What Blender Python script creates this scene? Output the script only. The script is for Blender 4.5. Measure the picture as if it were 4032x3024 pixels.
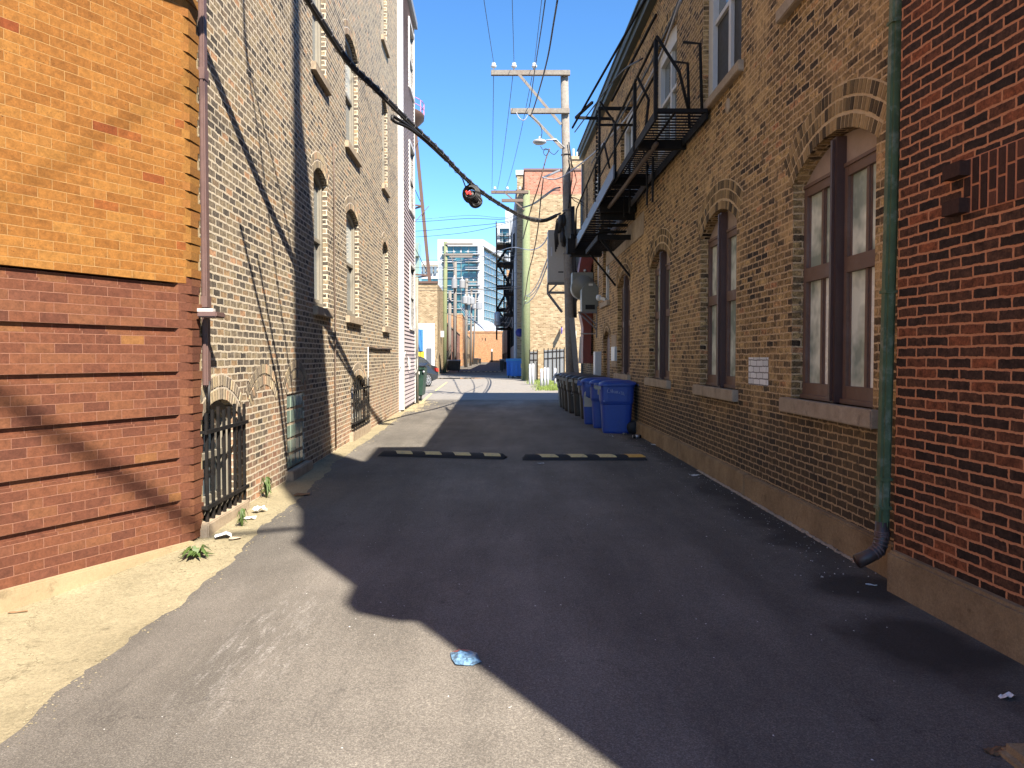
import bpy, bmesh, math, random
from mathutils import Vector, Matrix
from mathutils.geometry import delaunay_2d_cdt
R = math.radians
rnd = random.Random(7)
scene = bpy.context.scene
for _o in list(bpy.data.objects): bpy.data.objects.remove(_o, do_unlink=True)
COL = scene.collection

# ---------------------------------------------------------------- camera
FPX, W0, H0, EYE, PITCH, HOR = 3028.0, 4032.0, 3024.0, 1.6, 0.030, 1405.0
CYE = HOR + FPX * math.tan(PITCH)
cam = bpy.data.objects.new('camera', bpy.data.cameras.new('camera'))
COL.objects.link(cam); scene.camera = cam
cam.location = (0, 0, EYE); cam.rotation_euler = (R(90) - PITCH, 0, 0)
cam.data.sensor_width = 36.0; cam.data.lens = FPX / W0 * 36.0
cam.data.shift_y = (CYE - H0 / 2) / W0
cam.data.clip_start = 0.05; cam.data.clip_end = 3000

# ---------------------------------------------------------------- sky, sun, exposure
SUN = Vector((-0.50, 0.84, -1.0)).normalized()      # the way the light travels
elev = math.asin(-SUN.z)
world = bpy.data.worlds.new("World"); scene.world = world; world.use_nodes = True
wn = world.node_tree.nodes; wn.clear()
wo = wn.new('ShaderNodeOutputWorld'); wb = wn.new('ShaderNodeBackground'); ws = wn.new('ShaderNodeTexSky')
ws.sky_type = 'NISHITA'; ws.sun_disc = False; ws.sun_elevation = elev
ws.sun_rotation = math.atan2(-SUN.x, -SUN.y); ws.altitude = 1200; ws.air_density = 0.7; ws.dust_density = 0.0; ws.ozone_density = 2.2
wb.inputs['Strength'].default_value = 0.118
whs = wn.new('ShaderNodeHueSaturation'); whs.inputs['Saturation'].default_value = 1.2; whs.inputs['Hue'].default_value = .498
world.node_tree.links.new(ws.outputs[0], whs.inputs['Color']); world.node_tree.links.new(whs.outputs[0], wb.inputs[0]); world.node_tree.links.new(wb.outputs[0], wo.inputs[0])
sl = bpy.data.lights.new('sun', 'SUN'); sl.energy = 5.0; sl.angle = R(0.5); sl.color = (1.0, 0.90, 0.755)
sun = bpy.data.objects.new('sun', sl); COL.objects.link(sun)
sun.rotation_euler = SUN.to_track_quat('-Z', 'Y').to_euler(); sun.location = (5, -10, 30)
scene.view_settings.view_transform = 'Standard'; scene.view_settings.look = 'None'
scene.view_settings.exposure = 1.58; scene.view_settings.gamma = 1.0
scene.cycles.max_bounces = 8; scene.cycles.diffuse_bounces = 4

# ---------------------------------------------------------------- pixel helpers (photo pixels, 4032 wide)
def ray(px, py):
    x = (px - W0 / 2) / FPX; y = -(py - CYE) / FPX
    d = Vector((x, math.cos(PITCH) + y * math.sin(PITCH), -math.sin(PITCH) + y * math.cos(PITCH)))
    return d / d.y
def at(px, py, Y):
    d = ray(px, py); return Vector((d.x * Y, Y, EYE + d.z * Y))
def gz(x, y):
    a = min(1, max(0, (-x - 1.2) / 1.6)); b = min(1, max(0, (7.4 - y) / 2.4))
    return -0.17 * a * a * (3 - 2 * a) * b * b * (3 - 2 * b)
def ground(px, py):
    d = ray(px, py); Y = -EYE / d.z; return Vector((d.x * Y, Y, 0))
class Plane:
    def __init__(s, x0, k, side):      # X = x0 + k*Y ; side = +1 when the alley lies towards +X
        s.x0, s.k = x0, k; L = math.hypot(1, k); s.n = Vector((side / L, -side * k / L, 0))
    def P(s, Y, h, off=0.0): return Vector((s.x0 + s.k * Y, Y, h)) + s.n * off
    def hit(s, px, py):
        d = ray(px, py); Y = s.x0 / (d.x - s.k); return Y, EYE + d.z * Y
LG = Plane(-2.62, -0.030, 1)
RT = Plane(2.83, -0.013, -1)
LO = Plane(-6.17, 0.50, 1)
RR = Plane(2.98, -0.070, -1)

# ---------------------------------------------------------------- mesh helpers
class MB:
    def __init__(s): s.v = []; s.f = []; s.c = []; s.sm = []
    def add(s, vs, fs, cid=None, smooth=False):
        b = len(s.v); s.v += [Vector(v) for v in vs]
        for f in fs:
            s.f.append([b + i for i in f]); s.c.append(rnd.random() if cid is None else cid); s.sm.append(smooth)
        return s
    def quad(s, a, b, c, d, cid=None): return s.add([a, b, c, d], [(0, 1, 2, 3)], cid)
    def box(s, x0, x1, y0, y1, z0, z1, cid=None):
        return s.hexa([(x0, y0, z0), (x1, y0, z0), (x1, y1, z0), (x0, y1, z0), (x0, y0, z1), (x1, y0, z1), (x1, y1, z1), (x0, y1, z1)], cid)
    def hexa(s, p, cid=None):
        if cid is None: cid = rnd.random()
        return s.add(p, [(3, 2, 1, 0), (4, 5, 6, 7), (0, 1, 5, 4), (1, 2, 6, 5), (2, 3, 7, 6), (3, 0, 4, 7)], cid)
    def slab(s, pl, y0, y1, h0, h1, o0, o1, cid=None):          # a box lying on a wall plane
        return s.hexa([pl.P(y0, h0, o0), pl.P(y1, h0, o0), pl.P(y1, h0, o1), pl.P(y0, h0, o1),
                       pl.P(y0, h1, o0), pl.P(y1, h1, o0), pl.P(y1, h1, o1), pl.P(y0, h1, o1)], cid)
    def obox(s, c, sx, sy, sz, M=None):
        c = Vector(c); p = []
        for z in (-1, 1):
            for x, y in ((-1, -1), (1, -1), (1, 1), (-1, 1)):
                q = Vector((x * sx / 2, y * sy / 2, z * sz / 2)); p.append(c + (M @ q if M else q))
        return s.hexa(p)
    def beam(s, a, b, w, h=None, up=(0, 0, 1)):
        a = Vector(a); b = Vector(b); h = h or w; d = (b - a).normalized(); u = Vector(up)
        if abs(d.dot(u)) > .98: u = Vector((0, 1, 0))
        r = d.cross(u).normalized(); u = r.cross(d).normalized()
        p = []
        for q in (a, b):
            for i, j in ((-1, -1), (1, -1), (1, 1), (-1, 1)): p.append(q + r * i * w / 2 + u * j * h / 2)
        return s.hexa(p)
    def tube(s, pts, r, n=8, cap=True, radii=None):
        pts = [Vector(p) for p in pts]; vs = []; fs = []
        ref = None
        for i, p in enumerate(pts):
            d = (pts[min(i + 1, len(pts) - 1)] - pts[max(i - 1, 0)]).normalized()
            if ref is None: ref = Vector((0, 0, 1)) if abs(d.z) < .9 else Vector((1, 0, 0))
            a = d.cross(ref).normalized(); b = a.cross(d).normalized(); ref = b
            rr = radii[i] if radii else r
            for k in range(n):
                t = 2 * math.pi * k / n; vs.append(p + a * math.cos(t) * rr + b * math.sin(t) * rr)
        for i in range(len(pts) - 1):
            for k in range(n):
                fs.append((i * n + k, i * n + (k + 1) % n, (i + 1) * n + (k + 1) % n, (i + 1) * n + k))
        if cap: fs.append(tuple(range(n))[::-1]); fs.append(tuple((len(pts) - 1) * n + k for k in range(n)))
        return s.add(vs, fs, smooth=n > 5)
    def cyl(s, a, b, r, n=16, r2=None): return s.tube([a, b], r, n, True, [r, r if r2 is None else r2])
    def lathe(s, c, prof, n=20, M=None):      # prof: (r, z)
        vs = []; fs = []; c = Vector(c)
        for r, z in prof:
            for k in range(n):
                t = 2 * math.pi * k / n; q = Vector((r * math.cos(t), r * math.sin(t), z)); vs.append(c + (M @ q if M else q))
        for i in range(len(prof) - 1):
            for k in range(n): fs.append((i * n + k, i * n + (k + 1) % n, (i + 1) * n + (k + 1) % n, (i + 1) * n + k))
        fs.append(tuple(range(n))[::-1]); fs.append(tuple((len(prof) - 1) * n + k for k in range(n)))
        return s.add(vs, fs, smooth=True)
    def prism(s, poly, f0, f1):     # poly: list of 2d ; f0,f1: maps 2d -> 3d for both caps
        n = len(poly); vs = [f0(p) for p in poly] + [f1(p) for p in poly]
        fs = [tuple(range(n))[::-1], tuple(range(n, 2 * n))] + [(i, (i + 1) % n, n + (i + 1) % n, n + i) for i in range(n)]
        return s.add(vs, fs)
    def build(s, name, mat, parent=None, bevel=0, smooth=None, recalc=True, origin=None):
        me = bpy.data.meshes.new(name)
        org = Vector(origin) if origin is not None else Vector((0, 0, 0))
        me.from_pydata([tuple(v - org) for v in s.v], [], s.f)
        if recalc or bevel:
            bm = bmesh.new(); bm.from_mesh(me)
            if bevel:
                bmesh.ops.bevel(bm, geom=[e for e in bm.edges if e.is_manifold and e.calc_face_angle(0) > .5], offset=bevel, segments=2, affect='EDGES')
            bmesh.ops.recalc_face_normals(bm, faces=bm.faces); bm.to_mesh(me); bm.free()
        uv = me.uv_layers.new(name='UVMap'); n_sm = len(s.sm)
        cid = me.attributes.new('cid', 'FLOAT', 'FACE') if len(me.polygons) == len(s.f) else None
        for p in me.polygons:
            n = p.normal
            if abs(n.z) > .75:
                for li in p.loop_indices:
                    co = me.vertices[me.loops[li].vertex_index].co + org; uv.data[li].uv = (co.x, co.y)
            else:
                t = Vector((-n.y, n.x, 0)).normalized()
                if (t.y if abs(t.y) > abs(t.x) else t.x) < 0: t = -t
                for li in p.loop_indices:
                    co = me.vertices[me.loops[li].vertex_index].co + org; uv.data[li].uv = (co.dot(t), co.z)
            if cid: cid.data[p.index].value = s.c[p.index]; p.use_smooth = s.sm[p.index] if smooth is None else smooth
            elif smooth: p.use_smooth = True
        me.materials.append(mat)
        o = bpy.data.objects.new(name, me); COL.objects.link(o); o.location = org
        if parent: o.parent = parent; o.matrix_parent_inverse = parent_matrix(parent).inverted()
        return o
def parent_matrix(p):
    m = Matrix.Translation(p.location) @ p.rotation_euler.to_matrix().to_4x4()
    return (parent_matrix(p.parent) @ p.matrix_parent_inverse @ m) if p.parent else m
def thing(name, label, cat, loc=(0, 0, 0), rz=0, group=None):
    o = bpy.data.objects.new(name, None); COL.objects.link(o); o.location = Vector(loc); o.rotation_euler = (0, 0, rz)
    o.empty_display_size = .2; return tag(o, label, cat, group)
def tag(o, label, cat, group=None, kind=None):
    o['label'] = label; o['category'] = cat
    if group: o['group'] = group
    if kind: o['kind'] = kind
    return o
def struct(o, label=None):
    o['kind'] = 'structure'
    if label: o['label'] = label
    return o
def copy_tree(o, parent=None):
    c = o.copy(); COL.objects.link(c)
    if parent: c.parent = parent; c.matrix_parent_inverse = o.matrix_parent_inverse.copy()
    for ch in [x for x in KIDS.get(o.name, [])]: copy_tree(ch, c)
    return c
KIDS = {}
def index_kids():
    KIDS.clear()
    for o in bpy.data.objects:
        if o.parent: KIDS.setdefault(o.parent.name, []).append(o)

# ---------------------------------------------------------------- materials
class NT:
    def __init__(s, name):
        s.m = bpy.data.materials.new(name); s.m.use_nodes = True; s.t = s.m.node_tree; s.t.nodes.clear()
        s.o = s.n('ShaderNodeOutputMaterial'); s.b = s.n('ShaderNodeBsdfPrincipled'); s.l(s.b.outputs[0], s.o.inputs[0])
    def n(s, k, **kw):
        x = s.t.nodes.new(k)
        for a, v in kw.items():
            if a in x.inputs: x.inputs[a].default_value = v
            else: setattr(x, a, v)
        return x
    def l(s, a, b): s.t.links.new(a, b)
    def put(s, sock, v):
        if hasattr(v, 'links') or hasattr(v, 'is_output'): s.l(v, sock)
        else: sock.default_value = v
    def math(s, op, a, b=0.0, clamp=False):
        x = s.n('ShaderNodeMath', operation=op); x.use_clamp = clamp; s.put(x.inputs[0], a); s.put(x.inputs[1], b); return x.outputs[0]
    def noise(s, scale, detail=3, rough=.6, vec=None, dist=0.0):
        x = s.n('ShaderNodeTexNoise'); x.inputs['Scale'].default_value = scale; x.inputs['Detail'].default_value = detail
        x.inputs['Roughness'].default_value = rough; x.inputs['Distortion'].default_value = dist
        if vec is not None: s.l(vec, x.inputs['Vector'])
        return x
    def ramp(s, fac, stops, interp='LINEAR'):
        x = s.n('ShaderNodeValToRGB'); e = x.color_ramp.elements; x.color_ramp.interpolation = interp
        while len(e) < len(stops): e.new(0.5)
        for i, (p, c) in enumerate(stops):
            e[i].position = p; e[i].color = (c[0], c[1], c[2], 1) if not isinstance(c, (int, float)) else (c, c, c, 1)
        s.put(x.inputs[0], fac); return x.outputs[0]
    def mix(s, fac, a, b, mode='MIX'):
        x = s.n('ShaderNodeMix', data_type='RGBA', blend_type=mode); s.put(x.inputs[0], fac)
        for k, v in ((6, a), (7, b)):
            if isinstance(v, tuple) and len(v) == 3: v = (*v, 1)
            s.put(x.inputs[k], v)
        return x.outputs[2]
    def bump(s, h, strength=.5, dist=.01):
        x = s.n('ShaderNodeBump'); x.inputs['Strength'].default_value = strength; x.inputs['Distance'].default_value = dist
        s.l(h, x.inputs['Height']); s.l(x.outputs[0], s.b.inputs['Normal']); return x
    def fin(s, col=None, rough=.8, metal=0.0, spec=None):
        if col is not None: s.put(s.b.inputs['Base Color'], (*col, 1) if isinstance(col, tuple) and len(col) == 3 else col)
        s.put(s.b.inputs['Roughness'], rough); s.put(s.b.inputs['Metallic'], metal)
        if spec is not None: s.b.inputs['Specular IOR Level'].default_value = spec
        return s.m
    def pos(s): return s.n('ShaderNodeNewGeometry').outputs['Position']
    def objc(s): return s.n('ShaderNodeTexCoord').outputs['Object']
    def uv(s): return s.n('ShaderNodeTexCoord').outputs['UV']

def brick_mat(name, ramp, mortar, bw=.21, rh=.068, ms=.012, wob=.006, bump=.8, stain=None, speck=0.0, mortar2=None, offx=0.0, offz=0.0, vary=.35, rough=.9, smoothm=.3, gain=1.0):
    t = NT(name); uv = t.uv()
    mp = t.n('ShaderNodeMapping'); t.l(uv, mp.inputs[0]); mp.inputs['Location'].default_value = (offx, offz, 0)
    w = t.noise(9, 3, .6, mp.outputs[0]); wv = t.n('ShaderNodeVectorMath', operation='SUBTRACT'); t.l(w.outputs['Color'], wv.inputs[0]); wv.inputs[1].default_value = (.5, .5, .5)
    w2 = t.noise(45, 2, .6, mp.outputs[0]); wv2 = t.n('ShaderNodeVectorMath', operation='SUBTRACT'); t.l(w2.outputs['Color'], wv2.inputs[0]); wv2.inputs[1].default_value = (.5, .5, .5)
    sc = t.n('ShaderNodeVectorMath', operation='SCALE'); t.l(wv.outputs[0], sc.inputs[0]); sc.inputs['Scale'].default_value = wob * 4
    sc2 = t.n('ShaderNodeVectorMath', operation='SCALE'); t.l(wv2.outputs[0], sc2.inputs[0]); sc2.inputs['Scale'].default_value = wob * 2
    ad = t.n('ShaderNodeVectorMath', operation='ADD'); t.l(mp.outputs[0], ad.inputs[0]); t.l(sc.outputs[0], ad.inputs[1])
    ad2 = t.n('ShaderNodeVectorMath', operation='ADD'); t.l(ad.outputs[0], ad2.inputs[0]); t.l(sc2.outputs[0], ad2.inputs[1])
    b = t.n('ShaderNodeTexBrick'); t.l(ad2.outputs[0], b.inputs['Vector'])
    b.offset = .5; b.inputs['Scale'].default_value = 1; b.inputs['Brick Width'].default_value = bw; b.inputs['Row Height'].default_value = rh
    b.inputs['Mortar Size'].default_value = ms / 2; b.inputs['Mortar Smooth'].default_value = smoothm; b.inputs['Bias'].default_value = 0
    b.inputs['Color1'].default_value = (0, 0, 0, 1); b.inputs['Color2'].default_value = (1, 1, 1, 1); b.inputs['Mortar'].default_value = (.5, .5, .5, 1)
    bv = t.n('ShaderNodeSeparateColor'); t.l(b.outputs['Color'], bv.inputs[0])
    col = t.ramp(bv.outputs[0], ramp)
    fine = t.noise(60, 4, .7, uv); blotch = t.noise(18, 3, .6, uv)
    col = t.mix(1.0, col, t.ramp(blotch.outputs[0], [(.25, 1 - vary), (.75, 1 + vary * .6)]), 'MULTIPLY')
    col = t.mix(1.0, col, t.ramp(fine.outputs[0], [(.25, 1 - vary * .8), (.75, 1 + vary * .5)]), 'MULTIPLY')
    if speck:
        sp = t.noise(85, 2, .6, uv); big = t.noise(9, 2, .5, uv)
        k = t.math('MULTIPLY', t.ramp(sp.outputs[0], [(.62, 0), (.68, 1)]), t.ramp(big.outputs[0], [(.45, 0), (.62, speck)]))
        col = t.mix(k, col, (.05, .02, .01))
    mcol = t.mix(t.ramp(blotch.outputs[0], [(.3, 0), (.7, 1)]), mortar, mortar2 or mortar)
    mcol = t.mix(1.0, mcol, t.ramp(fine.outputs[0], [(.2, .8), (.8, 1.15)]), 'MULTIPLY')
    fac = b.outputs['Fac']
    col = t.mix(fac, col, mcol)
    if stain: col = stain(t, col, uv, fac)
    if gain != 1: col = t.mix(1.0, col, (gain, gain, gain), 'MULTIPLY')
    hgt = t.math('SUBTRACT', t.math('MULTIPLY', fine.outputs[0], .35), fac)
    t.bump(hgt, bump, .008)
    return t.fin(col, rough, spec=.25)

def simple(name, col, rough=.6, metal=0.0, var=.15, scale=12, bump=0.0, spec=None, dirt=None, dirt_scale=3.0, bscale=None):
    t = NT(name); p = t.objc(); nz = t.noise(scale, 4, .65, p)
    c = t.mix(1.0, col, t.ramp(nz.outputs[0], [(.25, 1 - var), (.75, 1 + var)]), 'MULTIPLY')
    if dirt:
        dn = t.noise(dirt_scale, 5, .7, p); c = t.mix(t.ramp(dn.outputs[0], [(.5, 0), (.72, .8)]), c, dirt)
    if bump: t.bump(t.noise(bscale or scale * 3, 4, .7, p).outputs[0], bump, .01)
    rr = t.ramp(nz.outputs[0], [(.3, max(0, rough - .08)), (.7, min(1, rough + .08))])
    return t.fin(c, rr, metal, spec)

M = {}
def tan_stain(t, col, uv, fac):
    # soot and grime with its own ragged outline, thicker low down on the wall
    s = t.n('ShaderNodeSeparateXYZ'); t.l(uv, s.inputs[0])
    n = t.noise(.9, 5, .65, uv); n2 = t.noise(3.2, 4, .7, uv)
    low = t.math('SUBTRACT', 1.25, t.math('MULTIPLY', s.outputs[1], .75), True)
    k = t.math('ADD', t.math('MULTIPLY', low, .55), t.math('ADD', t.math('MULTIPLY', n.outputs[0], .8), t.math('MULTIPLY', n2.outputs[0], .5)))
    f = t.ramp(k, [(.70, 0), (1.04, .84)])
    f = t.math('MULTIPLY', f, t.math('SUBTRACT', 1.0, t.math('MULTIPLY', fac, .6)))
    g1 = t.noise(.55, 4, .6, uv); g2 = t.noise(1.7, 5, .75, uv)          # smeared ochre repointing over the brick faces
    rp = t.math('MULTIPLY', t.ramp(g1.outputs[0], [(.44, 0), (.60, 1)]), t.ramp(g2.outputs[0], [(.42, 0), (.64, .85)]))
    col = t.mix(rp, col, (.50, .33, .155))
    hd = t.noise(7, 3, .7, uv); col = t.mix(t.ramp(hd.outputs[0], [(.56, 0), (.66, .7)]), col, (.07, .048, .03))
    return t.mix(f, col, (.035, .027, .02))
def gray_stain(t, col, uv, fac):
    s = t.n('ShaderNodeSeparateXYZ'); t.l(uv, s.inputs[0])
    n = t.noise(1.3, 4, .6, uv)
    low = t.math('SUBTRACT', 1.3, t.math('MULTIPLY', s.outputs[1], .85), True)
    k = t.ramp(t.math('MULTIPLY', low, t.ramp(n.outputs[0], [(.42, 0), (.6, 1)])), [(0, 0), (1, .45)])
    col = t.mix(t.math('MULTIPLY', k, t.math('SUBTRACT', 1.0, fac)), col, (.52, .26, .16))
    e = t.noise(2.6, 5, .7, uv)
    return t.mix(t.math('MULTIPLY', t.ramp(e.outputs[0], [(.60, 0), (.7, .55)]), low), col, (.62, .55, .46))
M['gray_brick'] = brick_mat('weathered_gray_common_brick',
    [(0, (.075, .065, .055)), (.2, (.15, .125, .10)), (.45, (.26, .21, .15)), (.65, (.36, .285, .18)), (.82, (.22, .175, .13)), (.94, (.40, .27, .15)), (1, (.50, .29, .17))],
    (.61, .53, .41), bw=.195, rh=.075, ms=.023, wob=.007, stain=gray_stain, mortar2=(.50, .43, .33), vary=.6)
M['tan_brick'] = brick_mat('soot_stained_tan_common_brick',
    [(0, (.035, .025, .017)), (.15, (.10, .065, .034)), (.4, (.24, .15, .065)), (.68, (.38, .245, .10)), (.86, (.27, .165, .07)), (.94, (.52, .35, .15)), (1, (.42, .19, .09))],
    (.58, .42, .235), bw=.195, rh=.068, ms=.018, wob=.007, stain=tan_stain, mortar2=(.33, .22, .13), vary=.95, gain=1.22)
M['red_brick'] = brick_mat('dark_red_brick_with_orange_mortar',
    [(0, (.026, .016, .012)), (.4, (.055, .028, .019)), (.7, (.088, .039, .022)), (.88, (.14, .050, .025)), (1, (.24, .075, .032))],
    (.42, .19, .095), bw=.215, rh=.0665, ms=.018, wob=.005, mortar2=(.42, .165, .08), offx=.03, gain=1.25, vary=.75)
M['orange_brick'] = brick_mat('golden_orange_face_brick',
    [(0, (.225, .090, .020)), (.3, (.26, .108, .025)), (.7, (.295, .128, .030)), (.93, (.31, .145, .036)), (.975, (.245, .080, .020)), (1, (.20, .052, .016))],
    (.36, .22, .09), bw=.215, rh=.0744, ms=.006, wob=.0015, bump=.5, speck=.95, offz=.012, vary=.34, mortar2=(.31, .16, .055))
M['brown_brick'] = brick_mat('reddish_brown_face_brick',
    [(0, (.095, .035, .022)), (.3, (.122, .044, .025)), (.6, (.145, .054, .028)), (.88, (.16, .065, .032)), (.97, (.115, .042, .028)), (1, (.22, .10, .034))],
    (.24, .12, .08), bw=.215, rh=.0744, ms=.006, wob=.0015, bump=.5, speck=.3, offz=.012, vary=.32, mortar2=(.19, .085, .055), gain=1.12)
M['pale_brick'] = brick_mat('pale_tan_brick',
    [(0, (.20, .14, .08)), (.4, (.30, .225, .135)), (.8, (.36, .275, .17)), (1, (.42, .335, .22))],
    (.36, .29, .20), bw=.24, rh=.10, ms=.022, wob=.001, vary=.22)  # the brick itself is pale tan
M['salmon_brick'] = brick_mat('salmon_red_parapet_brick',
    [(0, (.28, .11, .07)), (.5, (.36, .155, .105)), (1, (.42, .20, .14))], (.40, .26, .20), bw=.21, rh=.1, ms=.02, wob=.001, vary=.2)
M['end_brick'] = brick_mat('orange_end_wall_brick',
    [(0, (.30, .13, .06)), (.5, (.37, .18, .08)), (1, (.43, .24, .12))], (.40, .28, .18), bw=.3, rh=.12, ms=.03, wob=.01, vary=.3)
M['dark_brick'] = brick_mat('dark_alley_brick', [(0, (.10, .075, .055)), (.5, (.17, .13, .09)), (1, (.26, .19, .13))], (.24, .20, .16), bw=.21, rh=.08, ms=.02, vary=.3)
M['pink_brick'] = brick_mat('pinkish_brown_painted_brick', [(0, (.24, .12, .10)), (1, (.34, .18, .14))], (.30, .18, .15), bw=.3, rh=.1, ms=.02, vary=.2)
M['white_paint_brick'] = brick_mat('white_painted_brick', [(0, (.62, .63, .64)), (1, (.80, .80, .80))], (.22, .21, .20), bw=.21, rh=.068, ms=.014, vary=.08)

def arch_mat(name, ramp):
    t = NT(name); a = t.n('ShaderNodeAttribute', attribute_name='cid'); p = t.pos()
    c = t.ramp(a.outputs['Fac'], ramp); nz = t.noise(45, 4, .7, p)
    c = t.mix(1.0, c, t.ramp(nz.outputs[0], [(.25, .7), (.75, 1.2)]), 'MULTIPLY'); t.bump(nz.outputs[0], .6, .006)
    return t.fin(c, .9, spec=.25)
M['tan_voussoir'] = arch_mat('tan_arch_brick', [(0, (.05, .035, .02)), (.3, (.14, .095, .045)), (.65, (.30, .20, .09)), (1, (.42, .28, .13))])
M['gray_voussoir'] = arch_mat('gray_arch_brick', [(0, (.17, .14, .11)), (.4, (.28, .23, .17)), (.8, (.38, .31, .20)), (1, (.42, .26, .17))])
M['red_voussoir'] = arch_mat('dark_red_soldier_brick', [(0, (.035, .018, .014)), (.6, (.085, .035, .022)), (1, (.13, .05, .03))])
M['corner_brick'] = arch_mat('orange_corner_brick', [(0, (.21, .095, .024)), (.6, (.27, .13, .031)), (1, (.24, .10, .027))])
M['corner_brown'] = arch_mat('brown_corner_brick', [(0, (.11, .042, .026)), (.6, (.145, .054, .029)), (1, (.17, .07, .036))])
M['tan_mortar'] = simple('tan_mortar', (.52, .38, .22), .95, var=.25, scale=25, bump=.4)
M['gray_mortar'] = simple('gray_mortar', (.52, .45, .36), .95, var=.2, scale=25, bump=.4)
M['red_mortar'] = simple('orange_mortar', (.46, .18, .095), .95, var=.2, scale=25, bump=.4)

def asphalt():
    t = NT('aged_alley_asphalt'); p = t.pos(); s = t.n('ShaderNodeSeparateXYZ'); t.l(p, s.inputs[0])
    g = t.noise(130, 4, .9, p); g2 = t.noise(48, 4, .75, p); mp = t.n('ShaderNodeMapping'); t.l(p, mp.inputs[0]); mp.inputs['Scale'].default_value = (1, .18, 1)
    big = t.noise(1.6, 5, .6, mp.outputs[0]); mid = t.noise(.7, 5, .65, p)
    c = t.ramp(g.outputs[0], [(.32, (.072, .065, .058)), (.5, (.132, .120, .106)), (.66, (.31, .286, .245))])
    c = t.mix(1.0, c, t.ramp(big.outputs[0], [(.3, .74), (.7, 1.30)]), 'MULTIPLY')
    c = t.mix(1.0, c, t.ramp(mid.outputs[0], [(.3, .82), (.7, 1.18)]), 'MULTIPLY')
    c = t.mix(t.math('MULTIPLY', t.ramp(g2.outputs[0], [(.7, 0), (.78, 1)]), .5), c, (.33, .31, .28))
    # white scuffs near the left kerb of the alley, running with the traffic
    mp2 = t.n('ShaderNodeMapping'); t.l(p, mp2.inputs[0]); mp2.inputs['Scale'].default_value = (9, 1.3, 1); mp2.inputs['Rotation'].default_value = (0, 0, R(-6))
    sc = t.noise(2.2, 6, .75, mp2.outputs[0]); sp = t.noise(70, 3, .8, p)
    d = t.n('ShaderNodeVectorMath', operation='SUBTRACT'); t.l(p, d.inputs[0]); d.inputs[1].default_value = (-1.42, 4.25, 0)
    ds = t.n('ShaderNodeVectorMath', operation='MULTIPLY'); t.l(d.outputs[0], ds.inputs[0]); ds.inputs[1].default_value = (2.9, .80, 0)
    ln = t.n('ShaderNodeVectorMath', operation='LENGTH'); t.l(ds.outputs[0], ln.inputs[0])
    m = t.math('SUBTRACT', 1.0, ln.outputs['Value'], True)
    k = t.math('MULTIPLY', t.ramp(t.math('MULTIPLY', t.ramp(sc.outputs[0], [(.50, 0), (.70, 1)]), t.ramp(sp.outputs[0], [(.44, 0), (.64, 1)])), [(0, 0), (.8, .75)]), t.ramp(m, [(0, 0), (.5, 1)]))
    c = t.mix(k, c, (.55, .53, .50))
    bl = t.noise(2.6, 6, .8, mp.outputs[0]); c = t.mix(t.ramp(bl.outputs[0], [(.60, 0), (.72, .55)]), c, (.045, .042, .04))
    # darker fresh strip along the concrete, paler worn middle
    wm = t.noise(1.2, 4, .6, p); lane = t.math('ADD', t.math('ABSOLUTE', t.math('ADD', s.outputs[0], .1)), t.math('MULTIPLY', wm.outputs[0], 1.0))
    c = t.mix(1.0, c, t.ramp(t.math('MULTIPLY', lane, .33), [(.25, 1.15), (.75, .78)]), 'MULTIPLY')
    ck = t.n('ShaderNodeTexVoronoi', feature='DISTANCE_TO_EDGE'); ck.inputs['Scale'].default_value = .42
    cn_ = t.noise(2.5, 5, .75, p); cs = t.n('ShaderNodeVectorMath', operation='SCALE'); t.l(cn_.outputs['Color'], cs.inputs[0]); cs.inputs['Scale'].default_value = .9
    ca_ = t.n('ShaderNodeVectorMath', operation='ADD'); t.l(p, ca_.inputs[0]); t.l(cs.outputs[0], ca_.inputs[1]); t.l(ca_.outputs[0], ck.inputs['Vector'])
    c = t.mix(t.math('MULTIPLY', t.ramp(ck.outputs['Distance'], [(.0008, .8), (.004, 0)]), t.ramp(mid.outputs[0], [(.45, 0), (.6, .75)])), c, (.02, .019, .018))
    # round oil drips and gum
    vo = t.n('ShaderNodeTexVoronoi'); vo.inputs['Scale'].default_value = 3.0; t.l(p, vo.inputs['Vector'])
    vs = t.n('ShaderNodeSeparateColor'); t.l(vo.outputs['Color'], vs.inputs[0])
    dr = t.math('MULTIPLY', t.math('LESS_THAN', vo.outputs['Distance'], t.math('MULTIPLY', vs.outputs[1], .11)), t.math('GREATER_THAN', vs.outputs[0], .62))
    edge = t.noise(1.1, 2, .5, p)
    c = t.mix(t.math('MULTIPLY', dr, t.ramp(edge.outputs[0], [(.4, 0), (.55, .55)])), c, (.035, .033, .032))
    # long damp streak of grime where the water runs along the right foundation
    wv = t.noise(1.4, 4, .6, p)
    dm = t.math('ADD', t.math('MULTIPLY', t.math('SUBTRACT', s.outputs[0], 2.05), 1.7), t.math('MULTIPLY', t.math('SUBTRACT', wv.outputs[0], .5), 2.2))
    dm = t.math('MULTIPLY', t.ramp(dm, [(.25, 0), (.62, 1)]), t.ramp(t.math('MULTIPLY', s.outputs[1], .1), [(.50, .12), (.66, 1)]))
    fade = t.ramp(t.math('MULTIPLY', s.outputs[1], .1), [(.28, .9), (1.0, .75), ])
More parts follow.
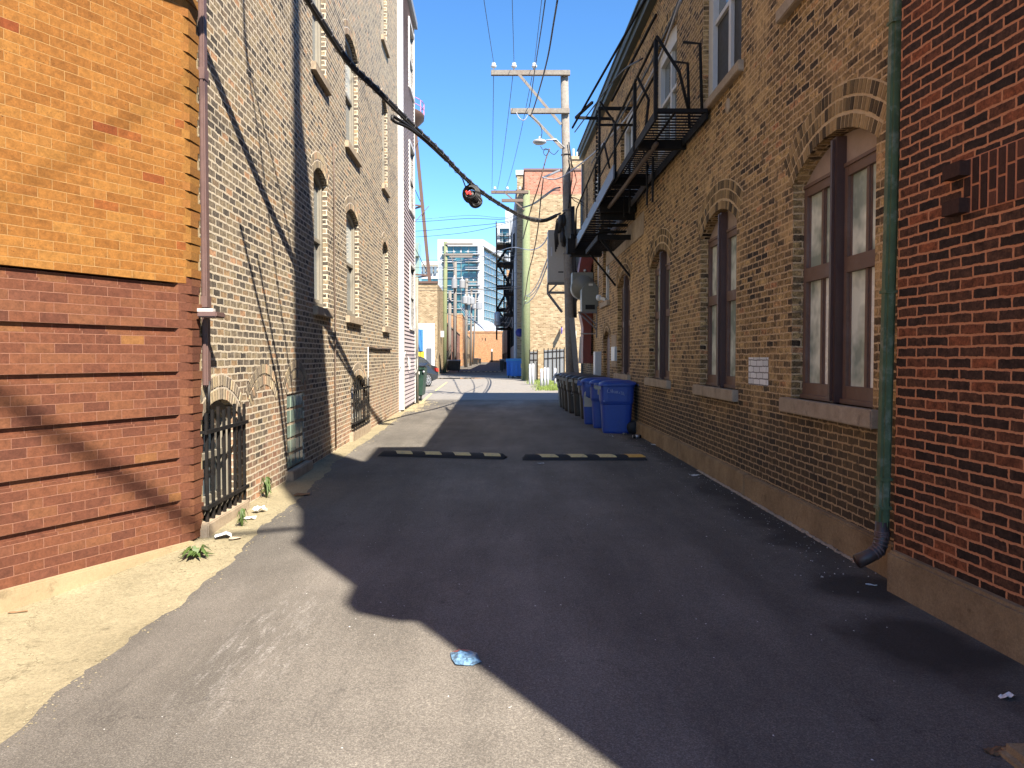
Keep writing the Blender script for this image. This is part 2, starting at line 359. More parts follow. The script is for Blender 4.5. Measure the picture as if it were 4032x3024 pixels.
    for (ex, ey, er, es) in ((2.27, 4.15, .46, 1.5), (2.42, 5.25, .40, 1.1), (2.35, 2.95, .34, .7)):
        q = t.n('ShaderNodeVectorMath', operation='SUBTRACT'); t.l(p, q.inputs[0]); q.inputs[1].default_value = (ex, ey, 0)
        q2 = t.n('ShaderNodeVectorMath', operation='MULTIPLY'); t.l(q.outputs[0], q2.inputs[0]); q2.inputs[1].default_value = (1 / er, 1 / (er * es), 0)
        q3 = t.n('ShaderNodeVectorMath', operation='LENGTH'); t.l(q2.outputs[0], q3.inputs[0])
        dm = t.math('MAXIMUM', dm, t.ramp(t.math('ADD', t.math('SUBTRACT', 1.3, q3.outputs['Value']), t.math('MULTIPLY', t.math('SUBTRACT', wv.outputs[0], .5), 1.6)), [(.30, 0), (.75, 1)]))
    dk = t.math('MULTIPLY', dm, fade)
    c = t.mix(t.math('MULTIPLY', dk, .90), c, (.015, .013, .012))
    t.bump(t.math('ADD', t.math('MULTIPLY', g.outputs[0], .6), g2.outputs[0]), .75, .007)
    return t.fin(c, t.ramp(dk, [(0, .88), (1, .72)]), spec=.3)
M['asphalt'] = asphalt()
def concrete(name, base, dark, scale=1.0, crack=True, grit=.6):
    t = NT(name); p = t.pos(); g = t.noise(120, 4, .8, p); b = t.noise(1.8 * scale, 6, .65, p); st = t.noise(6, 5, .7, p)
    c = t.mix(t.ramp(b.outputs[0], [(.35, 0), (.7, .8)]), base, dark)
    c = t.mix(1.0, c, t.ramp(g.outputs[0], [(.25, 1 - grit * .5), (.7, 1 + grit * .3)]), 'MULTIPLY')
    sg = t.noise(38, 3, .8, p); c = t.mix(1.0, c, t.ramp(sg.outputs[0], [(.3, 1 - grit * .3), (.7, 1 + grit * .22)]), 'MULTIPLY')
    c = t.mix(t.ramp(st.outputs[0], [(.58, 0), (.72, .55)]), c, tuple(x * .42 for x in dark))
    if crack:
        v = t.n('ShaderNodeTexVoronoi', feature='DISTANCE_TO_EDGE'); v.inputs['Scale'].default_value = .55
        nd = t.noise(3, 4, .7, p); ad = t.n('ShaderNodeVectorMath', operation='ADD'); t.l(p, ad.inputs[0])
        sc = t.n('ShaderNodeVectorMath', operation='SCALE'); t.l(nd.outputs['Color'], sc.inputs[0]); sc.inputs['Scale'].default_value = .5; t.l(sc.outputs[0], ad.inputs[1])
        t.l(ad.outputs[0], v.inputs['Vector']); c = t.mix(t.ramp(v.outputs['Distance'], [(.0012, .6), (.004, 0)]), c, tuple(x * .3 for x in dark))
    t.bump(g.outputs[0], .5, .006); return t.fin(c, .92, spec=.25)
M['apron'] = concrete('yellowish_worn_concrete', (.32, .275, .175), (.215, .185, .115), grit=.9)
M['lot'] = concrete('pale_lot_paving', (.27, .25, .225), (.21, .195, .175), grit=.4)
M['foundation'] = concrete('brown_stained_foundation_concrete', (.34, .245, .14), (.17, .11, .06), 1.3, False)
M['ledge'] = concrete('pale_foundation_concrete', (.37, .29, .175), (.29, .22, .13), 1.0, False, .3)  # concrete that is itself pale, also used for joints and corner mortar
M['limestone'] = concrete('limestone_sill', (.42, .34, .25), (.26, .20, .14), 2.2, False, .4)
M['soil'] = simple('gritty_soil', (.20, .16, .11), .95, var=.4, scale=20, bump=.7)
M['green_pipe'] = simple('green_painted_downspout_with_wear', (.075, .105, .045), .65, var=.3, scale=9, dirt=(.27, .27, .20), dirt_scale=7, bump=.15)
M['brown_pipe'] = simple('brown_painted_metal', (.13, .078, .070), .5, var=.08)
M['boot'] = simple('dark_brown_metal', (.055, .035, .03), .45, var=.2)
M['black_steel'] = simple('black_painted_steel', (.010, .0095, .010), .75, var=.3, spec=.2, dirt=(.028, .02, .015))
M['gray_steel'] = simple('weathered_gray_steel', (.13, .13, .14), .5, .3, var=.15, dirt=(.16, .10, .07))
M['rust_pipe'] = simple('rusty_brown_pipe', (.12, .085, .065), .7, var=.3)
M['brown_frame'] = simple('dark_brown_painted_wood', (.145, .086, .062), .65, var=.2, scale=25, dirt=(.19, .13, .11), bump=.1)
M['brown_post'] = simple('deep_maroon_painted_post', (.070, .036, .029), .5, var=.15)
M['tympanum'] = simple('taupe_painted_panel', (.34, .26, .21), .75, var=.15, dirt=(.17, .13, .11))
M['white_frame'] = simple('white_painted_frame', (.54, .53, .51), .5, var=.06, dirt=(.5, .48, .44))
M['taupe_frame'] = simple('olive_gray_window_frame', (.23, .21, .17), .5, var=.08)
M['cornice'] = simple('dark_green_painted_gutter', (.030, .045, .038), .55, var=.3, dirt=(.06, .055, .05))
M['roofing'] = simple('tar_roofing', (.06, .06, .06), .9)
M['wood_pole'] = simple('weathered_gray_wood', (.20, .185, .165), .9, var=.3, scale=14, bump=.5, dirt=(.16, .11, .08), dirt_scale=2)
M['green_pole'] = simple('green_treated_wood', (.17, .20, .105), .9, var=.25, scale=14, bump=.4, dirt=(.20, .20, .13))
M['far_pole'] = simple('gray_brown_far_pole', (.18, .165, .15), .9, var=.2)
M['black_cable'] = simple('black_rubber_cable', (.012, .012, .014), .55, var=.3)
M['gray_cable'] = simple('pale_gray_cable', (.32, .33, .38), .5, var=.1)
M['porcelain'] = simple('white_porcelain', (.62, .64, .66), .3, var=.05)
M['cabinet'] = simple('beige_gray_cabinet_paint', (.36, .34, .30), .5, var=.06)
M['transformer_gray'] = simple('transformer_gray_paint', (.24, .25, .265), .5, var=.1)
M['light_metal'] = simple('light_gray_metal', (.45, .46, .48), .4, .2, var=.08)
M['gray_plastic'] = simple('gray_pvc_guard', (.21, .22, .23), .55, var=.12)
M['blower_gray'] = simple('olive_gray_enamel', (.155, .16, .14), .45, var=.08)
M['maroon'] = simple('maroon_painted_duct', (.17, .028, .014), .5, var=.25)
M['dark'] = simple('dark_void', (.008, .008, .009), .8)
M['blue_bin'] = simple('blue_moulded_plastic', (.016, .055, .30), .42, var=.12, scale=30, dirt=(.035, .06, .20), bump=.05)
M['black_bin'] = simple('black_moulded_plastic', (.018, .018, .018), .45, var=.2, scale=30, dirt=(.06, .055, .05))
M['gray_trim'] = simple('scuffed_gray_plastic', (.30, .30, .27), .6, var=.15)
M['rubber'] = simple('black_rubber', (.016, .016, .018), .75, var=.25, scale=30, bump=.3)
M['reflector'] = simple('worn_yellow_reflector', (.66, .50, .22), .65, var=.2, scale=40, dirt=(.30, .27, .22), dirt_scale=9)
M['reflector_orange'] = simple('bright_orange_reflector', (.62, .34, .07), .6, var=.15, scale=40, dirt=(.45, .33, .18), dirt_scale=9)
M['white_mark'] = simple('white_marker_scrawl', (.50, .53, .62), .8, var=.2)
M['paper'] = simple('white_paper', (.78, .77, .74), .9, var=.08)
M['card'] = simple('brown_cardboard', (.42, .33, .24), .9, var=.1)
M['can'] = simple('crushed_can_metal', (.45, .46, .48), .3, .6, var=.3, scale=40)
M['blue_foil'] = simple('crumpled_blue_foil', (.16, .30, .46), .35, .2, var=.9, scale=45, dirt=(.03, .03, .05), dirt_scale=28)
M['red_foil'] = simple('red_foil_edge', (.42, .12, .12), .5, var=.3)
M['clear_plastic'] = simple('pale_plastic_shard', (.62, .62, .60), .3, var=.2)
M['weed'] = simple('weed_leaf', (.06, .10, .022), .6, var=.4, scale=20)
M['grass'] = simple('yellow_green_grass', (.16, .22, .04), .7, var=.4, scale=20)  # yellow-green is the colour of the blades
M['dry_leaf'] = simple('dry_brown_leaf', (.20, .11, .05), .8, var=.3)
M['dumpster_green'] = simple('dark_green_dumpster_steel', (.018, .05, .035), .5, var=.15)
M['dumpster_blue'] = simple('bright_blue_dumpster_steel', (.02, .16, .55), .5, var=.12)
M['lid_blue'] = simple('teal_blue_lid', (.05, .32, .62), .5, var=.1)
M['yellow'] = simple('yellow_paint', (.75, .52, .03), .6, var=.1)
M['line_yellow'] = simple('worn_yellow_line_paint', (.50, .42, .20), .9, var=.35, scale=30)
M['blue_paint'] = simple('blue_painted_door', (.03, .16, .38), .6)
M['gray_door'] = simple('gray_painted_door', (.10, .11, .13), .6)
M['white_wall'] = simple('white_painted_wall', (.55, .57, .60), .8, var=.05, scale=2)
M['stucco'] = simple('gray_stucco', (.22, .22, .24), .9, var=.12, scale=2)
M['fence'] = simple('gray_fence_panel', (.13, .145, .16), .6, var=.1)
M['bollard'] = simple('pale_bollard_paint', (.62, .63, .66), .6, var=.15, dirt=(.3, .2, .22))
M['purple'] = simple('purple_cloth', (.14, .10, .42), .8)
M['sign_blue'] = simple('blue_sign_face', (.02, .12, .62), .5)
M['car_paint'] = simple('dark_gray_car_paint', (.030, .034, .040), .18, .3, var=.05)
M['alloy'] = simple('alloy_wheel', (.60, .60, .62), .3, .8, var=.05)
M['tyre'] = simple('tyre_rubber', (.015, .015, .016), .8)
M['tail_red'] = simple('red_lens', (.55, .02, .01), .2)
M['pink_paint'] = simple('pink_painted_rail', (.60, .22, .42), .6)
M['rust_leg'] = simple('brown_painted_girder', (.10, .055, .04), .7, var=.2)
M['tank_blue'] = simple('pale_blue_tank', (.20, .38, .52), .6, var=.1)
M['tower_white'] = simple('white_tower_panel', (.38, .405, .44), .6, var=.03, scale=.3)
M['arch_roof'] = simple('pale_blue_metal_roof', (.42, .46, .54), .6, var=.05, scale=.3)
M['red_tape'] = simple('red_tag', (.65, .03, .02), .5)
M['puddle'] = NT('still_puddle').fin((.03, .028, .025), .03, spec=.6)

def siding():
    t = NT('lilac_gray_clapboard'); p = t.pos(); nz = t.noise(6, 3, .6, p)
    c = t.mix(1.0, (.42, .36, .37), t.ramp(nz.outputs[0], [(.3, .9), (.7, 1.1)]), 'MULTIPLY'); return t.fin(c, .7)
M['siding'] = siding()
def obscured():
    t = NT('rippled_obscured_glass'); p = t.pos(); uv = t.uv()
    nz = t.noise(55, 3, .6, uv); st = t.noise(2.2, 3, .6, uv)
    c = t.mix(t.ramp(st.outputs[0], [(.40, 0), (.60, 1)]), (.30, .36, .30), (.80, .84, .72))
    t.bump(nz.outputs[0], .25, .004); return t.fin(c, .16, spec=.6)
M['obscured'] = obscured()
M['curtain_glass'] = simple('white_backed_glass', (.85, .84, .76), .25, var=.08, scale=8, spec=.6)
def glass(name, col, rough=.04, spec=.9):
    t = NT(name); nz = t.noise(1.2, 2, .5, t.pos()); t.bump(nz.outputs[0], .05, .05); return t.fin(col, rough, spec=spec)
M['glass'] = glass('window_glass', (.12, .15, .17))
M['glass_sky'] = glass('dark_window_glass', (.03, .04, .05), .02, 1.0)
M['screen'] = simple('black_insect_screen', (.025, .027, .032), .7, var=.1)
M['blind'] = glass('glass_over_white_blind', (.45, .50, .50), .08, .8)
M['glass_block'] = glass('greenish_glass_block', (.20, .27, .22), .12, .9)
def curtain_wall():
    t = NT('teal_curtain_wall_glass'); p = t.pos(); v = t.n('ShaderNodeTexVoronoi'); v.inputs['Scale'].default_value = .35; t.l(p, v.inputs['Vector'])
    s = t.n('ShaderNodeSeparateColor'); t.l(v.outputs['Color'], s.inputs[0])
    c = t.ramp(s.outputs[0], [(0, (.012, .05, .07)), (.5, (.022, .09, .115)), (1, (.05, .15, .185))]); return t.fin(c, .12, spec=.7)
M['teal'] = curtain_wall(); M['navy'] = simple('dark_blue_paint', (.02, .02, .14), .6)
# ================================================================ setting: ground, paving, roads
def ground_at(px, py):
    d = ray(px, py); Y = -EYE / d.z
    for _ in range(12): Y = -(EYE - gz(d.x * Y, Y)) / d.z
    return Vector((d.x * Y, Y, gz(d.x * Y, Y)))
def lerp_list(pts, y):
    if y <= pts[0][0]: return pts[0][1]
    for (a, u), (b, v) in zip(pts, pts[1:]):
        if y <= b: return u + (v - u) * (y - a) / (b - a)
    return pts[-1][1]
edge = []
for q in [(0, 2935), (437, 2561), (875, 2242), (1167, 1978), (1330, 1815), (1512, 1690), (1650, 1585)]:
    g = ground_at(*q); edge.append((g.y, g.x))
edge = [(-12, edge[0][1] - .3), (1, edge[0][1] - .05)] + edge
def sheet(name, rows, lift, mat):
    mb = MB(); n = len(rows[0])
    vs = [(x, y, gz(x, y) + lift) for r in rows for x, y in r]; fs = []
    for i in range(len(rows) - 1):
        for k in range(n - 1): fs.append((i * n + k, i * n + k + 1, (i + 1) * n + k + 1, (i + 1) * n + k))
    mb.add(vs, fs); return mb.build(name, mat, recalc=False)
ys = [-60, -30, -14] + [-12 + .6 * i for i in range(50)] + [20, 30, 45, 70, 120, 240, 600]
xs = [-400, -60, -20, -9] + [-7 + .4 * i for i in range(17)] + [0, 2, 5, 10, 60, 400]
struct(sheet('ground', [[(x, y) for x in xs] for y in ys], -.03, M['soil']), 'bare gritty ground under and around the alley')
rows = []
for i in range(70):
    y = -10 + .52 * i
    if y > 26.4: break
    xr = lerp_list(edge, y) + .5; rows.append([(-8.2 + (xr + 8.2) * k / 16, y) for k in range(17)])
struct(sheet('concrete_pavement', rows, 0.0, M['apron']), 'pale yellowish concrete strip along the foot of the left walls')
rows = []; y = -10.0; rg = random.Random(3); jit = 0
while y < 28.6:
    jit = jit * .55 + rg.uniform(-.026, .026); xl = lerp_list(edge, y) + jit + (.012 * math.sin(y * 3.1) if y > 2 else 0)
    if y > 26.6: xl = -4
    rows.append([(xl + (3.2 - xl) * (k / 12) ** 1.15, y) for k in range(13)]); y += .07 if y < 14 else .22
struct(sheet('alley_road', rows, .004, M['asphalt']), 'dark gray patched asphalt alley running away between the brick walls')
struct(sheet('parking_lot', [[(x, y) for x in (-40, -14, -5, 0, 4, 30)] for y in (28.6, 36, 48, 62, 80)], .004, M['lot']), 'sunlit pale paving of the open lots either side of the alley')
struct(sheet('far_alley_road', [[(-6.9 - .0345 * (y - 80), y), (-2.5 - .03 * (y - 80), y), (1.1 - .02 * (y - 55), y)] for y in (66, 90, 150, 240)], .009, M['asphalt']), 'shaded far stretch of the asphalt alley')
# puddle, drain, paint lines
g0 = ground(1772, 1490)
mb = MB(); pts = [(g0.x + 2.4 * math.cos(t) * (1 + .18 * math.sin(3 * t)), g0.y + 1.6 * math.sin(t) * (1 + .2 * math.cos(2 * t))) for t in [i * 2 * math.pi / 28 for i in range(28)]]
mb.add([(x, y, .010) for x, y in pts], [tuple(range(28))]); struct(mb.build('puddle_water', M['puddle'], recalc=False), 'shallow puddle across the far end of the open lot')
mb = MB()
for (a, b, w) in [((1655, 1590), (1700, 1548), .10), ((1712, 1541), (1760, 1505), .10)]:
    p = ground(*a); q = ground(*b); d = (q - p).normalized(); n = Vector((-d.y, d.x, 0)) * w / 2
    mb.add([p - n + Vector((0, 0, .009)), p + n + Vector((0, 0, .009)), q + n + Vector((0, 0, .009)), q - n + Vector((0, 0, .009))], [(0, 1, 2, 3)])
struct(mb.build('parking_line_paint', M['line_yellow'], recalc=False), 'worn yellow painted lines on the lot paving')

# ================================================================ walls with openings
def outline(o, n=10):
    ya, yb, ha, hb, rise = o[:5]
    if rise <= 0: return [(ya, ha), (yb, ha), (yb, hb), (ya, hb)]
    w = yb - ya; Rr = (w * w / 4 + rise * rise) / (2 * rise); hc = hb - Rr; a = math.asin(w / 2 / Rr); yc = (ya + yb) / 2
    return [(ya, ha), (yb, ha)] + [(yc + Rr * math.sin(t), hc + Rr * math.cos(t)) for t in [a - 2 * a * i / n for i in range(n + 1)]]
def inside(p, poly):
    c = False; j = len(poly) - 1
    for i in range(len(poly)):
        if (poly[i][1] > p[1]) != (poly[j][1] > p[1]) and p[0] < (poly[j][0] - poly[i][0]) * (p[1] - poly[i][1]) / (poly[j][1] - poly[i][1]) + poly[i][0]: c = not c
        j = i
    return c
def holed_wall(mb, pl, outer, holes, off=0.0, depth=.25):
    polys = [outline(h) for h in holes]; vs = []; ed = []
    for pg in [outer] + polys:
        b = len(vs); vs += [Vector(p) for p in pg]; ed += [(b + i, b + (i + 1) % len(pg)) for i in range(len(pg))]
    r = delaunay_2d_cdt(vs, ed, [], 0, 1e-5)
    V, F = r[0], r[2]; keep = []
    for f in F:
        c = sum((V[i] for i in f), Vector((0, 0))) / len(f)
        if inside(c, outer) and not any(inside(c, pg) for pg in polys): keep.append(f)
    mb.add([pl.P(v.x, v.y, off) for v in V], keep, .5)
    for pg, h in zip(polys, holes):
        dd = h[5] if len(h) > 5 else depth; n = len(pg)
        mb.add([pl.P(a, b, off) for a, b in pg] + [pl.P(a, b, off - dd) for a, b in pg], [(i, (i + 1) % n, n + (i + 1) % n, n + i) for i in range(n)], .5)
def shell(mb, pl, y0, y1, h0, h1, D, off=0.0, h1b=None):
    h1b = h1b or h1; A = lambda y, h, o: pl.P(y, h, o)
    mb.add([A(y0, h0, off), A(y0, h1, off), A(y0, h1, -D), A(y0, h0, -D)], [(0, 1, 2, 3)])
    mb.add([A(y1, h0, off), A(y1, h1b, off), A(y1, h1b, -D), A(y1, h0, -D)], [(0, 1, 2, 3)])
    mb.add([A(y0, h0, -D), A(y0, h1, -D), A(y1, h1b, -D), A(y1, h0, -D)], [(0, 1, 2, 3)])
    mb.add([A(y0, h1, off), A(y1, h1b, off), A(y1, h1b, -D), A(y0, h1, -D)], [(0, 1, 2, 3)])
def arch_ring(parent, pl, o, rings, vm, mm, bl=.104, bw=.052, gap=.019, off=.004):
    ya, yb, ha, hb, rise = o[:5]; w = yb - ya; Rr = (w * w / 4 + rise * rise) / (2 * rise); hc = hb - Rr; a = math.asin(min(1, w / 2 / Rr)); yc = (ya + yb) / 2
    mb = MB(); mm_ = MB(); a2 = a + .03
    q = lambda r, t, f: pl.P(yc + r * math.sin(t), hc + r * math.cos(t), f)
    Ro = Rr + rings * (bl + gap)
    n = 18; vs = []
    for i in range(n + 1):
        t = -a2 + 2 * a2 * i / n; vs += [q(Rr, t, off - .03), q(Ro, t, off - .03), q(Rr, t, off - .001), q(Ro, t, off - .001)]
    fs = [(4 * i + 2, 4 * i + 3, 4 * i + 7, 4 * i + 6) for i in range(n)] + [(4 * i, 4 * i + 2, 4 * i + 6, 4 * i + 4) for i in range(n)] + [(4 * i + 1, 4 * i + 3, 4 * i + 7, 4 * i + 5) for i in range(n)] + [(0, 1, 3, 2), (4 * n, 4 * n + 1, 4 * n + 3, 4 * n + 2)]
    mm_.add(vs, fs)
    for k in range(rings):
        r0 = Rr + k * (bl + gap) + (gap * .4 if k else -.002); r1 = r0 + bl; m = max(3, int(2 * a2 * (r0 + bl / 2) / (bw + gap))); st = 2 * a2 / m
        for i in range(m):
            t0 = -a2 + i * st + gap / 2 / r0 + rnd.uniform(-.002, .002); t1 = -a2 + (i + 1) * st - gap / 2 / r0; pr = off + rnd.uniform(.002, .007)
            rr0 = r0 + rnd.uniform(-.003, .003); rr1 = r1 + rnd.uniform(-.008, .003)
            mb.hexa([q(rr0, t0, off - .03), q(rr0, t1, off - .03), q(rr0, t1, pr), q(rr0, t0, pr), q(rr1, t0, off - .03), q(rr1, t1, off - .03), q(rr1, t1, pr), q(rr1, t0, pr)])
    m = mm_.build('arch', mm, parent); mb.build('arch_bricks', vm, m, recalc=True)

# ================================================================ left: gray brick building
b_gray = thing('brick_building', 'tall gray brick building with heavy pale mortar, sunlit on the left of the alley', 'building', LG.P(14, 0, -3))
GH = 13.2
wins = [  # (ya, yb, sill, crown, rise)
    (11.58, 12.55, 2.36, 4.52, .15), (14.22, 15.55, 2.36, 4.42, .17), (19.05, 20.05, 2.34, 4.50, .15),
    (11.58, 12.55, 5.97, 8.15, .15), (14.22, 15.55, 5.55, 7.66, .17), (19.05, 20.05, 5.85, 8.05, .15),
    (11.58, 12.55, 9.45, 11.6, .15), (14.22, 15.55, 9.1, 11.2, .17), (19.05, 20.05, 9.45, 11.6, .15)]
base = [(6.95, 7.98, .10, 1.19, .17), (9.95, 10.88, .12, 1.11, 0), (14.6, 16.3, .20, 1.24, .22)]
mb = MB(); holed_wall(mb, LG, [(6.86, -.35), (22.35, -.35), (22.35, GH), (6.86, GH)], [w + (.155,) for w in wins] + [w + (.155,) for w in base])
shell(mb, LG, 6.86, 22.35, -.35, GH, 9)
mb.build('wall', M['gray_brick'], b_gray)
def window_left(parent, o, pane1, pane2, sill=True, name='window'):
    ya, yb, ha, hb, rise = o; fr = MB(); F0, F1 = -.15, -.075
    poly = outline(o); inn = outline((ya + .09, yb - .09, ha + .09, hb - .10, max(.01, rise - .03)))
    # outer frame ring
    n = len(poly)
    if len(inn) == n:
        fr.add([LG.P(a, b, F1) for a, b in poly] + [LG.P(a, b, F1) for a, b in inn], [(i, (i + 1) % n, n + (i + 1) % n, n + i) for i in range(n)])
        fr.add([LG.P(a, b, F1) for a, b in inn] + [LG.P(a, b, F0 + .01) for a, b in inn], [(i, (i + 1) % n, n + (i + 1) % n, n + i) for i in range(n)])
    hm = (ha + hb) / 2; y0, y1 = ya + .09, yb - .09
    fr.slab(LG, y0, y1, hm - .03, hm + .03, F0, F1 - .02)
    fr.slab(LG, y0, y0 + .05, ha + .08, hb - rise, F0, F1 - .03); fr.slab(LG, y1 - .05, y1, ha + .08, hb - rise, F0, F1 - .03)
    fr.slab(LG, y0 + .05, y1 - .05, ha + .08, ha + .15, F0, F1 - .035)
    w = fr.build(name, M['taupe_frame'], parent)
    for (h0, h1, m, nm) in ((ha + .1, hm - .01, pane2, 'lower_pane'), (hm + .01, hb - .02, pane1, 'upper_pane')):
        p = MB(); p.slab(LG, y0, y1, h0, h1, F0 - .005, F0 + (.018 if nm == 'upper_pane' else .004)); p.build(nm, M[m], w)
    if sill:
        s = MB(); s.slab(LG, ya - .1, yb + .1, ha - .13, ha, -.10, .07); s.build('sill', M['limestone'], w, bevel=.008)
    return w
for i, o in enumerate(wins):
    window_left(b_gray, o, 'blind' if i % 3 == 1 else 'glass', 'glass')
    arch_ring(b_gray, LG, o, 2, M['gray_voussoir'], M['gray_mortar'])
for o in (base[0], base[2]):
    arch_ring(b_gray, LG, o, 2, M['gray_voussoir'], M['gray_mortar'])
    w = window_left(b_gray, o, 'glass_sky', 'glass', False, 'basement_window')
    br = MB(); ya, yb, ha, hb, _ = o; L = yb - ya; nb = 8; oo = .06
    for k in range(nb):
        y = ya + .02 + (L - .0) * k / (nb - 1) * 1.04 - .02
        br.slab(LG, y - .014, y + .014, ha - .02 + (.0), hb - .10 + .02 * (k % 3), oo - .012, oo + .012)
        br.beam(LG.P(y, ha + .12, oo - .02), LG.P(y + .05, ha - .01, oo - .10), .02)
    for h in (ha + .14, hb - .27): br.slab(LG, ya - .08, yb + .10, h - .018, h + .018, oo + .012, oo + .03)
    for y in (ya - .06, yb + .09):
        for h in (ha + .14, hb - .27): br.beam(LG.P(y, h, -.01), LG.P(y, h, oo + .02), .025)
    br.build('window_bars', M['black_steel'], w)
s = MB(); s.slab(LG, 6.86, 8.06, -.2, .10, -.1, .10); s.build('basement_sill', M['limestone'], b_gray, bevel=.01)
s = MB(); s.slab(LG, 14.4, 16.6, -.05, .17, -.1, .07); s.build('basement_sill', M['limestone'], b_gray, bevel=.01)
# glass block panel
g = MB(); fr = MB(); ya, yb, ha, hb, _ = base[1]
for i in range(4):
    for k in range(5):
        w_ = (yb - ya) / 4; h_ = (hb - ha) / 5
        g.slab(LG, ya + i * w_ + .010, ya + (i + 1) * w_ - .010, ha + k * h_ + .010, ha + (k + 1) * h_ - .010, -.08, -.012 - rnd.random() * .004)
fr.slab(LG, ya, yb, ha, hb, -.10, -.024); w = fr.build('glass_block_window', M['limestone'], b_gray); g.build('glass_blocks', M['glass_block'], w, bevel=.012)
s = MB(); s.slab(LG, 9.86, 10.98, -.03, .12, -.1, .10); s.build('sill', M['limestone'], w, bevel=.01)
for o in ((8.45, 9.45, 0, 1.28, .2), (9.95, 10.95, 0, 1.32, .2), (18.6, 19.5, 0, 1.35, .3)): arch_ring(b_gray, LG, o, 2 if o[0] < 15 else 1, M['gray_voussoir'], M['gray_mortar'], off=.001)
c = MB(); c.slab(LG, 6.6, 22.35, GH, GH + .12, -.3, .08); c.build('coping', M['limestone'], b_gray)
# wires stapled on the wall and the pale vertical conduit
t = MB(); pts = [LG.hit(*q) for q in [(1444, 1365), (1452, 1366), (1480, 1373), (1500, 1372), (1536, 1375)]]
t.tube([LG.P(a, b, .03) for a, b in pts], .022, 6); tag(t.build('wall_cable', M['rust_pipe']), 'short sagging brown cable stapled across the gray brick wall', 'cable')
t = MB(); a = LG.hit(1444, 1366); t.tube([LG.P(a[0], a[1], .03), LG.P(a[0] + .02, a[1] - .7, .02), LG.P(a[0] + .05, .2, .03)], .012, 6); tag(t.build('vertical_conduit', M['white_frame']), 'thin cream conduit running down beside the far barred window', 'conduit')
t = MB(); pts = [(13.0, 5.2), (13.02, 4.2), (12.98, 3.0), (13.05, 2.3), (13.0, 1.3), (13.03, .05)]
t.tube([LG.P(a, b, .02) for a, b in pts], .013, 6); tag(t.build('rusty_conduit', M['rust_pipe']), 'thin rusty conduit running down the gray wall between the tall windows', 'conduit')

# ================================================================ left corner: orange and brown building
b_or = thing('corner_building', 'orange brick building on a reddish brown banded base, nearest on the left', 'building', LO.P(3, 0, -3))
YC = 6.69; Y0_ = -1.5; OH = 11.5; HB = 2.236
mb = MB(); mb.slab(LO, Y0_, YC, HB, OH, -.20, .0, .5); mb.build('upper_wall', M['orange_brick'], b_or)
mb = MB()
for i in range(6):
    z = -.012 + .372 * i + .0; mb.slab(LO, Y0_, YC, z, z + .322, -.2, -.004, .5); mb.slab(LO, Y0_, YC - .02, z + .322, z + .372, -.2, -.032, .5)
mb.build('lower_wall', M['brown_brick'], b_or)
mb = MB(); mb.slab(LO, Y0_, YC + .02, -.4, -.012, -.2, .045); mb.build('foundation', M['ledge'], b_or, bevel=.012)
mb = MB()   # rest of the mass behind the face
for q in [(Y0_, YC)]:
    mb.add([LO.P(Y0_, -.4, -.2), LO.P(YC, -.4, -.2), LG.P(6.6, -.4, -9), Vector((-14, Y0_, -.4)), LO.P(Y0_, OH, -.2), LO.P(YC, OH, -.2), LG.P(6.6, OH, -9), Vector((-14, Y0_, OH))],
           [(0, 1, 5, 4), (1, 2, 6, 5), (2, 3, 7, 6), (3, 0, 4, 7), (4, 5, 6, 7)])
mb.build('rear_wall', M['brown_brick'], b_or)
mo = MB(); mr = MB(); z = -.012; k = 0
while z < 10.5:
    tgt = mo if z >= HB - .01 else mr; hh = .0744
    notch = (k % 2 == 0); near = LO.P(6.62, 0, -.004); ins = LO.P(6.5, 0, -.2)
    cor = [LO.P(6.70, 0, -.003), LG.P(6.758, 0, .018)] if notch else [LO.P(6.735, 0, .006)]
    far = LG.P(6.885 + (.05 if (k // 2) % 2 else 0) + rnd.uniform(-.008, .008), 0, .030 if notch else .036)
    back = LG.P(6.95, 0, -.12); poly = [near] + cor + [far, back, ins]
    a = z + .0015; b = z + hh - .0015; n = len(poly)
    tgt.add([(p.x, p.y, a) for p in poly] + [(p.x, p.y, b) for p in poly], [tuple(range(n)), tuple(range(n, 2 * n))] + [(i, (i + 1) % n, n + (i + 1) % n, n + i) for i in range(n)])
    z += hh; k += 1
mo.build('corner_bricks', M['corner_brick'], b_or); mr.build('corner_bricks', M['corner_brown'], b_or)
mb = MB(); pp = [LO.P(6.4, 0, -.15), LG.P(6.72, 0, -.08), LG.P(6.82, 0, -.012), LG.P(6.98, 0, .008), LG.P(6.98, 0, -.1), LO.P(6.5, 0, -.2)]
n = 6; mb.add([(p.x, p.y, -.3) for p in pp] + [(p.x, p.y, 10.5) for p in pp], [tuple(range(n)), tuple(range(n, 2 * n))] + [(i, (i + 1) % n, n + (i + 1) % n, n + i) for i in range(n)])
mb.build('corner_mortar', M['ledge'], b_or)

